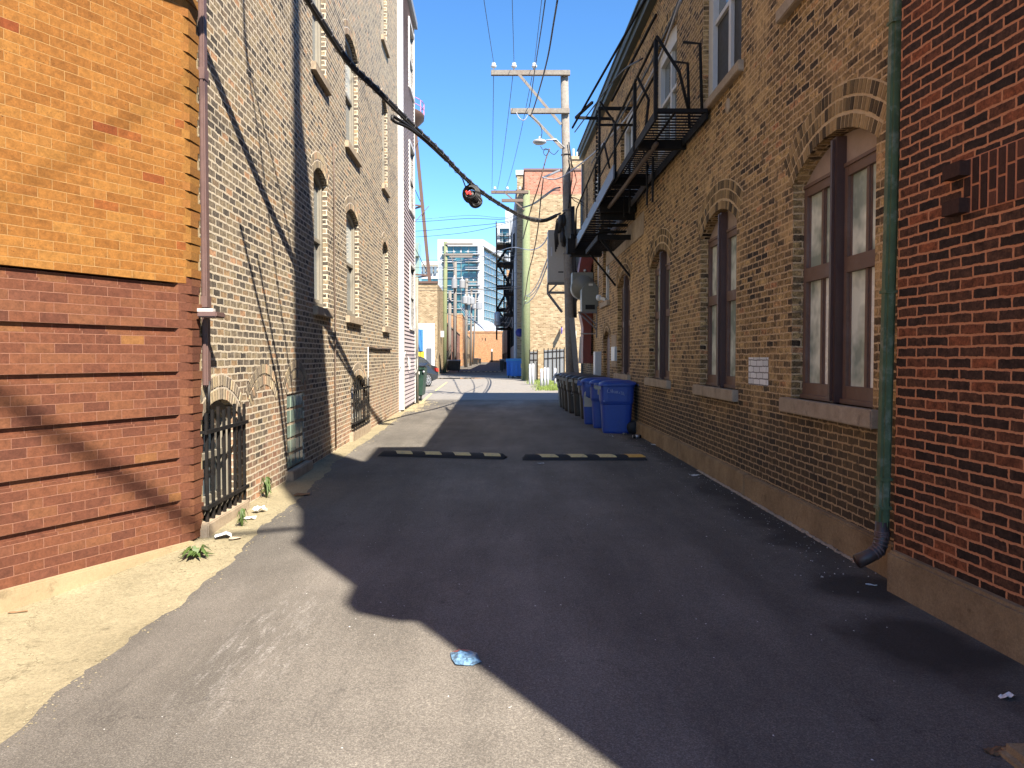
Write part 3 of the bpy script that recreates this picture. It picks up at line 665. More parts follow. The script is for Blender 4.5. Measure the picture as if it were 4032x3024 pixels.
# brown downspout on the gray wall, floodlight beside it
pl = LG; dp = thing('downspout', 'brown square downspout beside the orange brick corner, ending above the barred window', 'downspout', LG.P(7.02, 1.2, .05))
h_end = 1.33
mb = MB(); mb.slab(LG, 6.99, 7.085, h_end, 11.0, .012, .062); mb.build('pipe', M['brown_pipe'], dp, bevel=.012)
mb = MB()
for h in (2.05, 4.1, 6.2): mb = MB(); mb.slab(LG, 6.984, 7.091, h, h + .10, .008, .067); mb.build('pipe_joint', M['brown_pipe'], dp)
mb = MB(); mb.tube([LG.P(7.03, h_end + .05, .06), LG.P(7.03, h_end - .25, .05)], .014, 6); mb.build('cable_stub', M['black_cable'], dp)
fl = thing('floodlight', 'small flat floodlight stuck on the brick corner next to the brown downspout', 'floodlight', LG.P(6.9, 2.0, .05))
mb = MB(); mb.slab(LG, 6.78, 7.02, 1.95, 2.0, .05, .22); mb.build('housing', M['brown_pipe'], fl, bevel=.01)
mb = MB(); mb.slab(LG, 6.84, 6.90, 2.002, 2.03, .03, .17); mb.build('bracket', M['white_frame'], fl)

# ================================================================ left: clapboard building
SP = Plane(-2.52, -.03, 1)
b_sd = thing('clapboard_building', 'narrow tall clapboard building in pale lilac gray beyond the gray brick building', 'building', SP.P(24, 0, -3))
SY0, SY1, SH = 22.45, 26.0, 12.55
sw = [(24.3, 25.75, 2.55, 4.5), (24.3, 25.75, 6.3, 8.3), (24.3, 25.75, 10.1, 12.1)]
mb = MB(); z = .12
while z < SH - .02:
    segs = [(SY0 + .1, SY1 - .08)]
    for (a, b, c_, d) in sw:
        if z + .12 > c_ and z < d: segs = [(SY0 + .1, a), (b, SY1 - .08)]
    for (a, b) in segs:
        mb.add([SP.P(a, z, -.05), SP.P(b, z, -.05), SP.P(b, z, .034), SP.P(a, z, .034), SP.P(a, z + .121, -.05), SP.P(b, z + .121, -.05), SP.P(b, z + .121, .004), SP.P(a, z + .121, .004)],
               [(0, 1, 2, 3), (2, 3, 7, 6), (4, 5, 6, 7), (0, 3, 7, 4), (1, 2, 6, 5)])
    z += .12
mb.build('siding', M['siding'], b_sd)
mb = MB(); mb.slab(SP, SY0, SY1, 0, SH, -6, -.055); mb.build('wall', M['siding'], b_sd)
for (a, b, nm) in ((SY0 - .02, SY0 + .12, 'corner_board'), (SY1 - .08, SY1 + .02, 'corner_board')):
    mb = MB(); mb.slab(SP, a, b, .05, SH, -.12, .045); mb.build(nm, M['white_frame'], b_sd)
for (a, b, c_, d) in sw:
    mb = MB(); mb.slab(SP, a - .09, a, c_ - .08, d + .08, -.05, .06); mb.slab(SP, b, b + .09, c_ - .08, d + .08, -.05, .06); mb.slab(SP, a, b, d, d + .09, -.05, .062); mb.slab(SP, a, b, c_ - .1, c_, -.05, .075); mb.slab(SP, a, b, (c_ + d) / 2 - .02, (c_ + d) / 2 + .03, -.05, .02)
    w = mb.build('window', M['white_frame'], b_sd); mb = MB(); mb.slab(SP, a, b, c_, d, -.06, -.03); mb.build('pane', M['glass_sky'], w)
mb = MB(); mb.slab(SP, SY0 - .05, SY1 + .1, SH, SH + .22, -6, .14); mb.build('fascia', M['gray_plastic'], b_sd)
mb = MB(); P_ = at(1640, 1200, 26.25); mb.cyl((P_.x + .01, P_.y, 0), (P_.x + .01, P_.y, 4.3), .055); tag(mb.build('steel_post', M['taupe_frame']), 'slim dark steel post at the far corner of the clapboard building', 'post')
# loose wires hanging on the clapboards
mb = MB(); a = SP.hit(1606, 1410); mb.tube([SP.P(a[0], a[1], .06), SP.P(a[0] - .1, a[1] - .35, .07), SP.P(a[0] - .28, a[1] - .36, .06), SP.P(a[0] - .3, a[1] - .1, .06)], .012, 5)
tag(mb.build('loose_wire', M['white_frame']), 'short pale wire loop dangling under the lowest clapboard window', 'wire'); mb = MB()
mb.tube([SP.P(25.7, 1.7, .06), SP.P(26.0, 1.55, .09), SP.P(26.03, 1.2, .1), SP.P(25.8, 1.05, .06)], .014, 5)
tag(mb.build('loose_wire', M['white_frame']), 'pale wire hoop at the far corner of the clapboard wall', 'wire'); mb = MB()
mb.tube([SP.P(22.2, 1.3, -.02), SP.P(22.6, 1.75, .07), SP.P(23.3, 1.35, .06), SP.P(23.6, 1.6, .06)], .012, 5)
tag(mb.build('loose_wire', M['white_frame']), 'loose pale wire hanging slack across the clapboard corner board', 'wire')

# ================================================================ right: tan brick building
b_tan = thing('arched_window_building', 'two storey soot-stained tan brick building with tall arched brown windows, right side of the alley', 'building', RT.P(16, 0, -3))
TY0, TY1 = 5.42, 26.9; TH0, TH1 = 8.0, 8.62
bigw = [(5.86, 7.52), (9.32, 11.0), (13.0, 14.78), (17.05, 18.9)]
upw = [(5.75, 7.75), (9.2, 10.95), (12.6, 14.45), (16.7, 18.45), (22.6, 24.0)]
holes = [(a, b, 1.20, 3.52, .25, .20) for a, b in bigw] + [(a, b, 5.08, 7.2, .16, .20) for a, b in upw]
holes += [(20.35, 21.6, 3.1, 4.75, 0, .14), (22.6, 23.5, 3.1, 4.75, 0, .14), (20.2, 21.5, .02, 2.3, .22, .16)]
mb = MB(); holed_wall(mb, RT, [(TY0, -.1), (TY1, -.1), (TY1, TH1), (TY0, TH0)], holes)
shell(mb, RT, TY0, TY1, -.1, TH0 - .02, 12, h1b=TH1 - .02); mb.build('wall', M['tan_brick'], b_tan)
for o in holes[:9] + [holes[11]]: arch_ring(b_tan, RT, o[:5], 3 if o[2] < 2 and o[3] > 3 else 2, M['tan_voussoir'], M['tan_mortar'], bl=.104)
def big_window(a, b):
    h0, ht, hc = 1.20, 3.22, 3.50; F0, F1 = -.17, -.11; ym = (a + b) / 2
    fr = MB()
    for (y0, y1) in ((a, ym - .045), (ym + .045, b)):
        fr.slab(RT, y0, y0 + .062, h0, ht, F0, F1); fr.slab(RT, y1 - .062, y1, h0, ht, F0, F1)
        fr.slab(RT, y0 + .062, y1 - .062, h0, h0 + .15, F0, F1 - .002); fr.slab(RT, y0 + .062, y1 - .062, ht - .08, ht, F0, F1 - .002)
        fr.slab(RT, y0 + .062, y1 - .062, 2.32, 2.45, F0, F1 + .004); yc = (y0 + y1) / 2
        for (c, d) in ((h0 + .15, 2.32), (2.45, ht - .08)):
            fr.slab(RT, yc - .022, yc + .022, c, d, F0, F1 - .015)
            for s_ in (y0 + .062, yc + .022):   # thin glazing beads
                e = s_ + (yc - .022 - (y0 + .062)); fr.slab(RT, s_, s_ + .018, c, d, F0, F1 - .03); fr.slab(RT, e - .018, e, c, d, F0, F1 - .03)
    fr.slab(RT, a, b, h0 - .0, h0 + .04, F0, F1 + .025); fr.slab(RT, a, b, ht, ht + .03, F0, F1 + .012)
    w = fr.build('window', M['brown_frame'], b_tan)
    p = MB(); p.slab(RT, ym - .055, ym + .055, h0 + .0, hc - .01, -.19, -.035); p.slab(RT, ym - .025, ym + .025, h0 + .02, hc - .03, -.04, -.012); p.build('mullion_post', M['brown_post'], w, bevel=.006)
    p = MB(); po = outline((a + .004, b - .004, ht + .03, 3.515, .25)); n = len(po)
    p.add([RT.P(y, h, F1 - .012) for y, h in po], [tuple(range(n))]); p.build('tympanum', M['tympanum'], w)
    p = MB(); p.slab(RT, a + .05, b - .05, h0 + .1, ht - .05, -.19, -.150); p.build('pane', M['obscured'], w)
    for (y0, y1) in ((a, ym - .045), (ym + .045, b)):
        for (c, d) in ((h0 + .15, 2.32), (2.45, ht - .08)):
            p = MB(); pts = [(y0 + .03, c)]; m = 9
            for i in range(m + 1): pts.append((y0 + .40 + .03 * math.sin(i * 2.3 + a) + rnd.uniform(-.012, .012) - (.16 if d > 2.5 else 0), c + (d - c) * i / m))
            pts.append((y0 + .03, d)); p.add([RT.P(y, h, -.1485) for y, h in pts], [tuple(range(len(pts)))]); p.build('curtain', M['curtain_glass'], w)
    s = MB(); s.slab(RT, a - .12, b + .13, 1.06, 1.20, -.12, .075); s.build('sill', M['limestone'], w, bevel=.01)
for a, b in bigw: big_window(a, b)
def white_window(a, b, h0, h1, rise, scr, cols=2, out=-.14):
    F0, F1 = out - .05, out + .06; fr = MB(); fr.slab(RT, a, a + .10, h0, h1 - rise, F0, F1); fr.slab(RT, b - .22, b, h0, h1 - rise, F0, F1)
    if rise > 0:
        po = outline((a + .003, b - .003, h1 - rise - .16, h1 - .005, rise)); n = len(po); fr.add([RT.P(y, h, F1 - .004) for y, h in po], [tuple(range(n))])
    fr.slab(RT, a + .10, b - .22, h1 - rise - .17, h1 - rise, F0, F1 - .002); fr.slab(RT, a + .1, b - .22, h0, h0 + .07, F0, F1 - .002); hm = h0 + (h1 - h0) * .52
    ys_ = [a + .10 + (b - a - .32) * i / cols for i in range(cols + 1)]
    for y in ys_[1:-1]: fr.slab(RT, y - .05, y + .05, h0 + .07, h1 - rise - .17, F0, F1 - .02)
    fr.slab(RT, a + .1, b - .22, hm - .03, hm + .03, F0, F1 - .025)
    w = fr.build('window', M['white_frame'], b_tan)
    p = MB(); p.slab(RT, a + .05, b - .05, h0 + .03, h1 - rise - .1, F0 - .03, F0 + .03); p.build('pane', M['glass'], w)
    if scr: p = MB(); p.slab(RT, a + .09, b - .2, h0 + .06, hm - .02, F0 + .032, F0 + .045); p.build('insect_screen', M['screen'], w)
    if h0 > 5: s = MB(); s.slab(RT, a - .1, b + .12, h0 - .13, h0, -.1, .07); s.build('sill', M['limestone'], w, bevel=.01)
for i, (a, b) in enumerate(upw): white_window(a, b, 5.08, 7.2, .16, i != 2)
white_window(20.35, 21.6, 3.1, 4.75, 0, False); white_window(22.6, 23.5, 3.1, 4.75, 0, False)
s = MB(); s.slab(RT, 20.2, 21.75, 2.96, 3.1, -.1, .08); s.build('sill', M['limestone'], b_tan)
s = MB(); s.slab(RT, 20.2, 21.5, .02, 2.0, -.15, -.10); po = outline((20.203, 21.497, 2.0, 2.295, .22)); s.add([RT.P(y, h, -.10) for y, h in po], [tuple(range(len(po)))])
d = s.build('door', M['brown_frame'], b_tan); s = MB(); s.slab(RT, 20.75, 20.8, .05, 1.95, -.1, -.08); s.slab(RT, 20.3, 20.7, .2, .75, -.1, -.085); s.slab(RT, 20.85, 21.4, .2, .75, -.1, -.085); s.build('door_panel', M['brown_post'], d)
# foundation
f = MB(); fh = .26; y = TY0
while y < 22:
    y2 = min(22, y + 3.35); f.slab(RT, y + .006, y2 - .006, -.2, fh + rnd.uniform(-.004, .004), -.1, .055 + rnd.uniform(0, .006)); y = y2
f.build('foundation', M['foundation'], b_tan, bevel=.014)
f = MB(); f.slab(RT, TY0, 22, -.1, fh - .02, -.1, .048); f.build('foundation_joint', M['ledge'], b_tan)
# gutter / cornice, following the slightly rising eaves
f = MB()
def eave(o0, o1, dh0, dh1, ylast=TY1 + .12):
    P_ = lambda y, dh, o: RT.P(y, TH0 + (TH1 - TH0) * (y - TY0) / (TY1 - TY0) + dh, o)
    f.hexa([P_(TY0, dh0, o0), P_(ylast, dh0, o0), P_(ylast, dh0, o1), P_(TY0, dh0, o1), P_(TY0, dh1, o0), P_(ylast, dh1, o0), P_(ylast, dh1, o1), P_(TY0, dh1, o1)])
eave(-.3, .14, -.16, -.04); eave(-.3, .19, -.035, .12); eave(-.3, .22, .125, .17); f.build('gutter', M['cornice'], b_tan)
f = MB(); f.slab(RT, 26.92, 27.05, 0, 8.3, -.12, .06); f.build('corner_pipe', M['gray_plastic'], b_tan)
f = MB(); a = RT.hit(2948, 1513); b = RT.hit(3026, 1407); f.slab(RT, b[0], a[0], a[1], b[1], -.02, .004, .5); f.build('painted_patch', M['white_paint_brick'], b_tan)
f = MB(); f.slab(RT, 19.0, 19.8, 1.35, 2.15, -.02, .02); f.build('render_patch', M['limestone'], b_tan)
f = MB(); f.slab(RT, 15.4, 20.9, 4.05, 4.5, -.02, .012); f.build('render_patch', M['limestone'], b_tan)
for (q, r_) in (((2866, 418), .05), ((2390, 700), .03)):
    a = RT.hit(*q); f = MB(); f.lathe(RT.P(a[0], a[1], .0), [(r_ * 2.0, 0), (r_ * 1.8, .01), (.0, .014)], 12, Matrix.Rotation(R(-90), 3, 'Y')); f.build('wall_plate', M['limestone'], b_tan)

# ================================================================ right: dark red brick building
b_red = thing('red_brick_building', 'dark red brick building with orange mortar, nearest on the right', 'building', RR.P(2, 0, -3))
RY0, RY1 = -1.58, 5.23; RX = lambda y, o=0: RR.P(y, 0, o)
mb = MB()
pan = (3.2, 4.27)   # soldier panel range
mb.slab(RR, RY0, RY1, .28, 9.2, -.3, 0, .5); mb.build('wall', M['red_brick'], b_red)
mb = MB(); mb.slab(RR, RY0 - .0, RY1 + .0, -.2, .283, -.3, .055); mb.build('foundation', M['foundation'], b_red, bevel=.02)
# recessed soldier panel, with two corbel bricks at its far edge
h0, h1 = 2.435, 2.755; m2 = MB(); m3 = MB()
m2.slab(RR, 2.2, 4.56, h0, h1, -.02, .0035, .5)
for k in range(33):
    y = 4.56 - .0715 * (k + 1)
    for (a, b) in (((h0 + .008, h0 + .15), (h0 + .165, h1 - .01)) if k % 3 == 1 else ((h0 + .008, h0 + .085), (h0 + .10, h0 + .21), (h0 + .225, h1 - .008)) if k % 3 == 0 else ((h0 + .008, h0 + .20), (h0 + .215, h1 - .008))):
        m3.slab(RR, y + .008, y + .058, a, b, -.01, .009)
pnl = m2.build('soldier_panel', M['red_mortar'], b_red); m3.build('panel_bricks', M['red_voussoir'], pnl)
for h in (2.655, 2.44):
    c = MB(); c.slab(RR, 4.50, 4.66, h, h + .085, -.05, .07, .2); c.build('corbel_brick', M['red_voussoir'], b_red)
# the mass of the building with its cornice and the tall stepped gable and stack that throw the shadows
mb = MB(); mb.slab(RR, RY0, RY1, -.2, 9.0, -12, -.3, .5); mb.build('rear_wall', M['red_brick'], b_red)
mb = MB(); cp = [(RY0, 7.35), (RY1, 7.35), (RY1, 8.22), (RY0 - .38, 8.22), (RY0 - .40, 8.02)]; mb.prism(cp, lambda p: RR.P(p[0], p[1], -.35), lambda p: RR.P(p[0], p[1], .1)); mb.slab(RR, RY0 - .10, RY1, 8.22, 9.9, -12, .05); mb.build('cornice', M['limestone'], b_red)
mb = MB(); gp = [(-1.7, 9.9), (3.0, 9.9), (2.82, 12.0), (1.9, 14.7), (1.1, 16.4), (.78, 17.0), (.55, 17.0), (.45, 12.3), (-.4, 11.8), (-.9, 10.5)]
mb.prism(gp, lambda p: RR.P(p[0], p[1], -.15), lambda p: RR.P(p[0], p[1], 0)); mb.build('gable', M['red_brick'], b_red)
mb = MB(); mb.tube([RR.P(.62, 11.5, -.08), RR.P(.62, 17.5, -.08), RR.P(.55, 23, -.08)], .13, 12, True, [.15, .12, .085]); mb.build('flue_pipe', M['brown_pipe'], b_red)
# ================================================================ right side fixtures
g = thing('downspout', 'green painted downspout with worn paint between the tan and the dark red brick walls', 'downspout', (2.6, 5.38, 0))
t0 = Vector((2.652, 5.36, 7.9)); t1 = Vector((2.643, 5.36, 4.1)); b1 = Vector((2.587, 5.34, .40))
mb = MB(); mb.beam(t0, t1, .076, .085, (0, 1, 0)); mb.beam(t1, b1, .076, .085, (0, 1, 0)); mb.build('pipe', M['green_pipe'], g, bevel=.018)
for h in (3.9, 2.05, .75, .55):
    k = (h - .4) / 3.7; c = b1.lerp(t1, k); mb = MB(); mb.obox(c, .086, .095, .022); mb.build('pipe_band', M['green_pipe'], g)
mb = MB(); mb.tube([b1 + Vector((0, 0, .05)), b1 + Vector((-.0, 0, -.06)), b1 + Vector((-.03, -.02, -.14)), b1 + Vector((-.09, -.03, -.18)), b1 + Vector((-.19, -.04, -.22))], .045, 10, True, [.046, .048, .048, .046, .050])
mb.build('outlet_elbow', M['boot'], g)
mb = MB()
elb = [b1 + Vector((0, 0, -.02)), b1 + Vector((-.0, 0, -.06)), b1 + Vector((-.03, -.02, -.14)), b1 + Vector((-.09, -.03, -.18))]
for i in range(3):
    for k in range(3):
        p_ = elb[i].lerp(elb[i + 1], k / 3); d_ = (elb[i + 1] - elb[i]).normalized(); mb.cyl(p_ - d_ * .005, p_ + d_ * .005, .052, 12)
mb.build('elbow_rib', M['brown_pipe'], g)

# ---------------------------------------------------------------- fire escape
fe = thing('fire_escape', 'black steel fire escape balcony with a raised swing stair on the tan brick wall', 'fire escape', RT.P(14, 4.8, .4))
HP = 4.93; OW = .74     # platform height and width off the wall
Yn, Yf = 10.5, 16.7
mb = MB(); y = Yn
while y < Yf: mb.slab(RT, y, y + .032, HP, HP + .016, .06, OW); y += .135
mb.build('grating', M['black_steel'], fe)
mb = MB()
for (a, b, h, hh) in ((.055, Yf, HP - .11, .13), (OW, Yf, HP - .11, .13), (.48, Yf, HP - .02, .02)): mb.slab(RT, Yn, Yf, h, h + hh, a - .014, a + .014)
mb.slab(RT, Yn - .02, Yn, HP - .03, HP + .02, .05, OW); mb.slab(RT, Yf, Yf + .03, HP - .14, HP + .04, .05, OW)
mb.slab(RT, 11.9, 11.98, HP - .14, HP, .0, OW); mb.slab(RT, 14.4, 14.46, HP - .14, HP, .0, OW)
mb.build('platform_frame', M['black_steel'], fe)
posts = [(10.55, .95), (12.2, .95), (14.3, .95), (16.6, 2.0)]
for (y, hh) in posts:
    mb = MB(); mb.slab(RT, y - .03, y + .03, HP - .1, HP + hh, OW - .02, OW + .03); mb.build('post', M['black_steel'], fe)
mb = MB()
for h in (HP + .98, HP + .52): mb.tube([RT.P(Yn, h, OW), RT.P(Yf, h, OW)], .02, 6)
mb.tube([RT.P(Yn, HP + .98, OW), RT.P(Yn - .02, HP + .5, OW - .3), RT.P(Yn - .02, HP + .02, OW - .42)], .022, 6)
mb.tube([RT.P(12.0, HP + .98, OW), RT.P(11.6, HP + .5, OW - .1), RT.P(11.4, HP + .02, OW - .02)], .022, 6)
mb.build('handrail', M['black_steel'], fe)
for y in (10.6, 11.3): mb = MB(); mb.tube([RT.P(y, HP, .1), RT.P(y + .05, HP + .95, .12), RT.P(y + .25, HP + 1.05, .3)], .022, 6); mb.build('hoop', M['black_steel'], fe)
for y in (12.9, 13.4, 15.2, 15.9): mb = MB(); mb.slab(RT, y, y + .045, HP - .75 + .1 * (y - 12.9), HP + .0, .30, .33); mb.build('hanger_rod', M['black_steel'], fe)
mb = MB(); mb.tube([RT.P(16.1, HP - .22, .60), RT.P(11.7, HP - .12, .50)], .038, 8); mb.build('counterweight_pipe', M['rust_pipe'], fe)
# gallows frame and weight arm
mb = MB(); mb.slab(RT, 16.56, 16.63, HP + 1.94, HP + 2.0, 0, OW + .02); mb.slab(RT, 16.56, 16.62, HP + 1.6, HP + 1.64, 0, OW + .02)
mb.beam(RT.P(16.55, HP + 2.1, OW), RT.P(16.55, HP + 1.6, OW - .35), .04)
a_ = RT.P(18.3, HP + 2.3, OW + .35); mb.beam(RT.P(16.6, HP + 2.1, .9), a_, .05); mb.beam(a_, a_ + Vector((.9, .1, 0)), .06)
mb.beam(RT.P(18.1, HP + 2.0, OW + .45), RT.P(13.2, HP + 2.9, .3), .035); mb.beam(RT.P(16.5, HP + 2.1, .5), RT.P(14.2, HP + 2.9, .02), .04); mb.build('gallows_frame', M['black_steel'], fe)
# swing stair, folded up level: stringers, treads, rails
Ys, Ye = 14.0, 21.4; z = lambda y: HP + .14 - .035 * (y - Ys)
mb = MB()
for o in (OW + .07, OW - .62):
    mb.hexa([RT.P(Ys, z(Ys) - .25, o - .012), RT.P(Ye, z(Ye) - .25, o - .012), RT.P(Ye, z(Ye) - .25, o + .012), RT.P(Ys, z(Ys) - .25, o + .012), RT.P(Ys, z(Ys), o - .012), RT.P(Ye, z(Ye), o - .012), RT.P(Ye, z(Ye), o + .012), RT.P(Ys, z(Ys), o + .012)])
mb.build('stair_stringer', M['gray_steel'], fe)
mb = MB(); y = Ys + .2
while y < Ye - .3:
    for k in range(3): mb.slab(RT, y + .075 * k, y + .075 * k + .028, z(y) - .135, z(y) - .112, OW - .61, OW + .06)
    y += .29
mb.build('stair_tread', M['black_steel'], fe)
mb = MB()
for o in (OW + .09, OW - .64):
    mb.tube([RT.P(14.4, z(14.4) + .05, o), RT.P(15.2, z(15.2) + .75, o), RT.P(20.8, z(20.8) + .72, o), RT.P(21.3, z(21.3) - .1, o)], .02, 6)
    for y in (16.6, 18.2, 19.6, 20.8): mb.slab(RT, y, y + .035, z(y) - .05, z(y) + .73, o - .012, o + .012)
mb.build('stair_rail', M['black_steel'], fe)
mb = MB(); mb.slab(RT, 21.25, 21.6, HP - .55, HP + .05, OW - .66, OW + .2); mb.slab(RT, 21.1, 21.4, HP - .5, HP - .1, OW + .1, OW + .3); mb.build('stair_foot', M['black_steel'], fe)
# lower landing grate under the stair and its brackets
mb = MB(); y = 16.9; HL = 4.22
while y < 19.3: mb.slab(RT, y, y + .03, HL, HL + .012, .05, OW - .02); y += .12
mb.slab(RT, 16.9, 19.3, HL - .06, HL + .05, OW - .04, OW); mb.slab(RT, 16.9, 16.95, HL - .06, HL + .05, 0, OW); mb.build('lower_landing', M['black_steel'], fe)
mb = MB()
for i in range(4): mb.beam(RT.P(16.75 + .2 * i, HP - .34 - .11 * i, .08), RT.P(16.75 + .2 * i, HP - .34 - .11 * i, OW - .05), .20, .035)
mb.slab(RT, 16.2, 16.32, HP - .30, HP - .02, .02, OW + .05); mb.slab(RT, 16.45, 16.5, HP - .42, HP - .2, .0, OW)
mb.build('landing_step', M['black_steel'], fe)
for y in (17.0, 19.2): mb = MB(); mb.beam(RT.P(y, HL, OW - .05), RT.P(y, HL - .85, .0), .045); mb.build('bracket', M['black_steel'], fe)
mb = MB()
for i in range(22):
    p = RT.P(16.6, HP + 1.9 - .09 * i, OW + .06); mb.obox(p, .035, .035, .06, Matrix.Rotation(i * 1.57, 3, 'Z') @ Matrix.Rotation(.35, 3, 'X'))
mb.build('chain', M['black_steel'], fe)

# ---------------------------------------------------------------- kitchen exhaust: maroon duct, gray blower on a bracket
ex = thing('exhaust_blower', 'gray centrifugal blower between maroon duct sections at the far end of the tan brick wall', 'exhaust fan', (2.2, 23.4, 2.9))
Yb = 23.4; A = lambda px, py, y=Yb: at(px, py, y)
mb = MB(); c = A(2294, 1133, 24.0); mb.cyl(c + Vector((0, -.3, 0)), c + Vector((0, .35, 0)), .36, 28); mb.box(c.x - .34, c.x + .3, c.y - .27, c.y + .33, c.z, c.z + .45); mb.build('drum', M['blower_gray'], ex)
mb = MB(); pts = []
for q in [(2291, 1228), (2291, 1138), (2312, 1112), (2325, 1108), (2340, 1112), (2357, 1132), (2360, 1190), (2360, 1228)]: pts.append(A(*q, 22.9))
mb.prism([(p.x, p.z) for p in pts], lambda p: Vector((p[0], 22.9, p[1])), lambda p: Vector((p[0], 23.5, p[1]))); mb.build('housing', M['blower_gray'], ex, bevel=.012)
mb = MB(); a, b = A(2305, 1200, 22.9), A(2342, 1218, 22.9); mb.box(a.x, b.x, 22.88, 22.91, b.z, a.z); mb.build('vent_opening', M['dark'], ex)
mb = MB(); a, b = A(2318, 1117, 22.9), A(2334, 1125, 22.9); mb.box(a.x, b.x, 22.885, 22.9, b.z, a.z); mb.build('plate', M['white_frame'], ex)
mb = MB(); o_ = [(2290, 985), (2352, 985), (2322, 1050), (2315, 1094), (2270, 1094), (2276, 1050)]
mb.prism([(A(*q, 24.6).x, A(*q, 24.6).z) for q in o_], lambda p: Vector((p[0], 23.9, p[1])), lambda p: Vector((p[0], 24.7, p[1]))); mb.build('upper_duct', M['maroon'], ex)
mb = MB(); o_ = [(2278, 1237), (2326, 1237), (2320, 1300), (2318, 1400), (2340, 1400), (2340, 1430), (2287, 1430), (2289, 1290)]
mb.prism([(A(*q, 24.6).x, A(*q, 24.6).z) for q in o_], lambda p: Vector((p[0], 23.9, p[1])), lambda p: Vector((p[0], 24.7, p[1]))); mb.build('lower_duct', M['maroon'], ex)
mb = MB(); o_ = [(2283, 1325), (2289, 1325), (2286, 1430), (2277, 1430)]
mb.prism([(A(*q, 23.88).x, A(*q, 23.88).z) for q in o_], lambda p: Vector((p[0], 23.84, p[1])), lambda p: Vector((p[0], 23.89, p[1]))); mb.build('edge_strip', M['white_frame'], ex)
mb = MB(); a, b = A(2303, 1066, 23.88), A(2308, 1074, 23.88); mb.lathe(a, [(.055, 0), (.0, .012)], 6, Matrix.Rotation(R(90), 3, 'X')); mb.build('sticker', M['white_frame'], ex)
mb = MB(); y0 = 22.9
mb.beam(A(2276, 1230, y0), A(2364, 1230, y0), .05); mb.beam(A(2276, 1230, 23.6), A(2364, 1230, 23.6), .05)
mb.beam(A(2280, 1232, y0), A(2352, 1300, y0), .04); mb.beam(A(2300, 1232, y0), A(2352, 1282, y0), .03)
mb.beam(A(2352, 1226, y0), A(2350, 1330, y0), .045); mb.beam(A(2364, 1226, y0), A(2364, 1330, y0), .05); mb.build('steel_bracket', M['gray_steel'], ex); mb = MB(); mb.beam(A(2288, 1314, 23.8), A(2350, 1314, 23.3), .04); mb.build('cross_bar', M['gray_steel'], ex)
cm = thing('security_camera', 'white round security camera at the sill of the narrow white window near the blower', 'camera', A(2360, 1175, 21.5))
mb = MB(); c = A(2358, 1172, 21.5); mb.lathe(c, [(0, -.09), (.06, -.07), (.08, 0), (.06, .07), (0, .09)], 12); mb.build('camera_body', M['porcelain'], cm)
mb = MB(); mb.beam(c, A(2385, 1180, 21.4), .10, .08); mb.build('mount', M['porcelain'], cm)
mb = MB(); mb.slab(RT, 18.95, 19.55, 1.5, 1.85, .0, .06); tag(mb.build('utility_box', M['light_metal']), 'flat gray meter box on the tan wall behind the black bins', 'utility box')
mb = MB(); mb.slab(RT, 21.9, 22.3, 1.0, 1.75, .0, .18); tag(mb.build('utility_box', M['light_metal']), 'deep pale gray meter box under the exhaust blower bracket', 'utility box')

# ---------------------------------------------------------------- main utility pole
def crossarm(parent, c, x0, x1, z, mat, w=.11, ins=(), braces=(), insmat='porcelain'):
    mb = MB(); mb.box(x0, x1, c.y - w / 2 - .2, c.y + w / 2 - .2, z - w / 2 - .02, z + w / 2 + .02); ca = mb.build('crossarm', mat, parent, bevel=.01 if w > .09 else 0)
    for x in ins:
        m2 = MB(); m2.lathe((x, c.y - .2, z + w / 2 + .02), [(.02, 0), (.02, .10), (.09, .11), (.095, .16), (.06, .18), (.07, .24), (.03, .26), (0, .27)], 10); m2.build('insulator', M[insmat], ca)
    for (xa, zb) in braces:
        m2 = MB(); m2.beam((xa, c.y - .28, z - w / 2), (c.x - .12 * (1 if xa < c.x else -1), c.y - .2, zb), .09, .035, (0, 1, 0)); m2.build('brace', mat, parent)
YP = 26.7; top = at(2222, 292, YP); bot = at(2247, 1440, YP); bot = bot + (bot - top) * (bot.z / (top.z - bot.z)) + Vector((0, 0, -.0)); bot.z = 0
def onpole(py): z_ = at(2222, py, YP).z; k = (z_ - bot.z) / (top.z - bot.z); return bot.lerp(top, k)
up = thing('utility_pole', 'nearest gray wooden utility pole with two crossarms and a street lamp beside the bins', 'utility pole', bot, group=None)
mb = MB(); mb.tube([bot, bot.lerp(top, .25), bot.lerp(top, .6), top], .15, 16, True, [.175, .165, .15, .135]); mb.build('pole', M['wood_pole'], up)
z1 = at(2100, 296, YP).z; z2 = at(2100, 445, YP).z
xs1 = [at(p, 280, YP - .2).x for p in (1944, 2024, 2104)]
crossarm(up, onpole(296), at(1934, 296, YP).x, at(2243, 296, YP).x, z1, M['wood_pole'], .13, xs1, [(at(2042, 310, YP).x, at(0, 497, YP).z)])
crossarm(up, onpole(445), at(2010, 440, YP).x, at(2241, 445, YP).x, z2, M['wood_pole'], .13, (), [(at(2080, 462, YP).x, at(0, 590, YP).z)])
mb = MB(); lp = onpole(590); e = at(2150, 552, YP - .3)
mb.tube([lp + Vector((0, -.1, 0)), at(2200, 560, YP - .2), at(2190, 549, YP - .25), e], .025, 8); la = mb.build('lamp_arm', M['light_metal'], up)
mb = MB(); c = at(2124, 560, YP - .3); mb.lathe(c, [(0, -.07), (.16, -.06), (.24, -.01), (.22, .05), (.10, .09), (0, .10)], 18, Matrix.Scale(1.0, 3)); mb.build('lamp_head', M['light_metal'], la)
mb = MB(); mb.lathe(c + Vector((.02, 0, .09)), [(.05, 0), (.05, .09), (0, .1)], 10); mb.build('photocell', M['porcelain'], la)
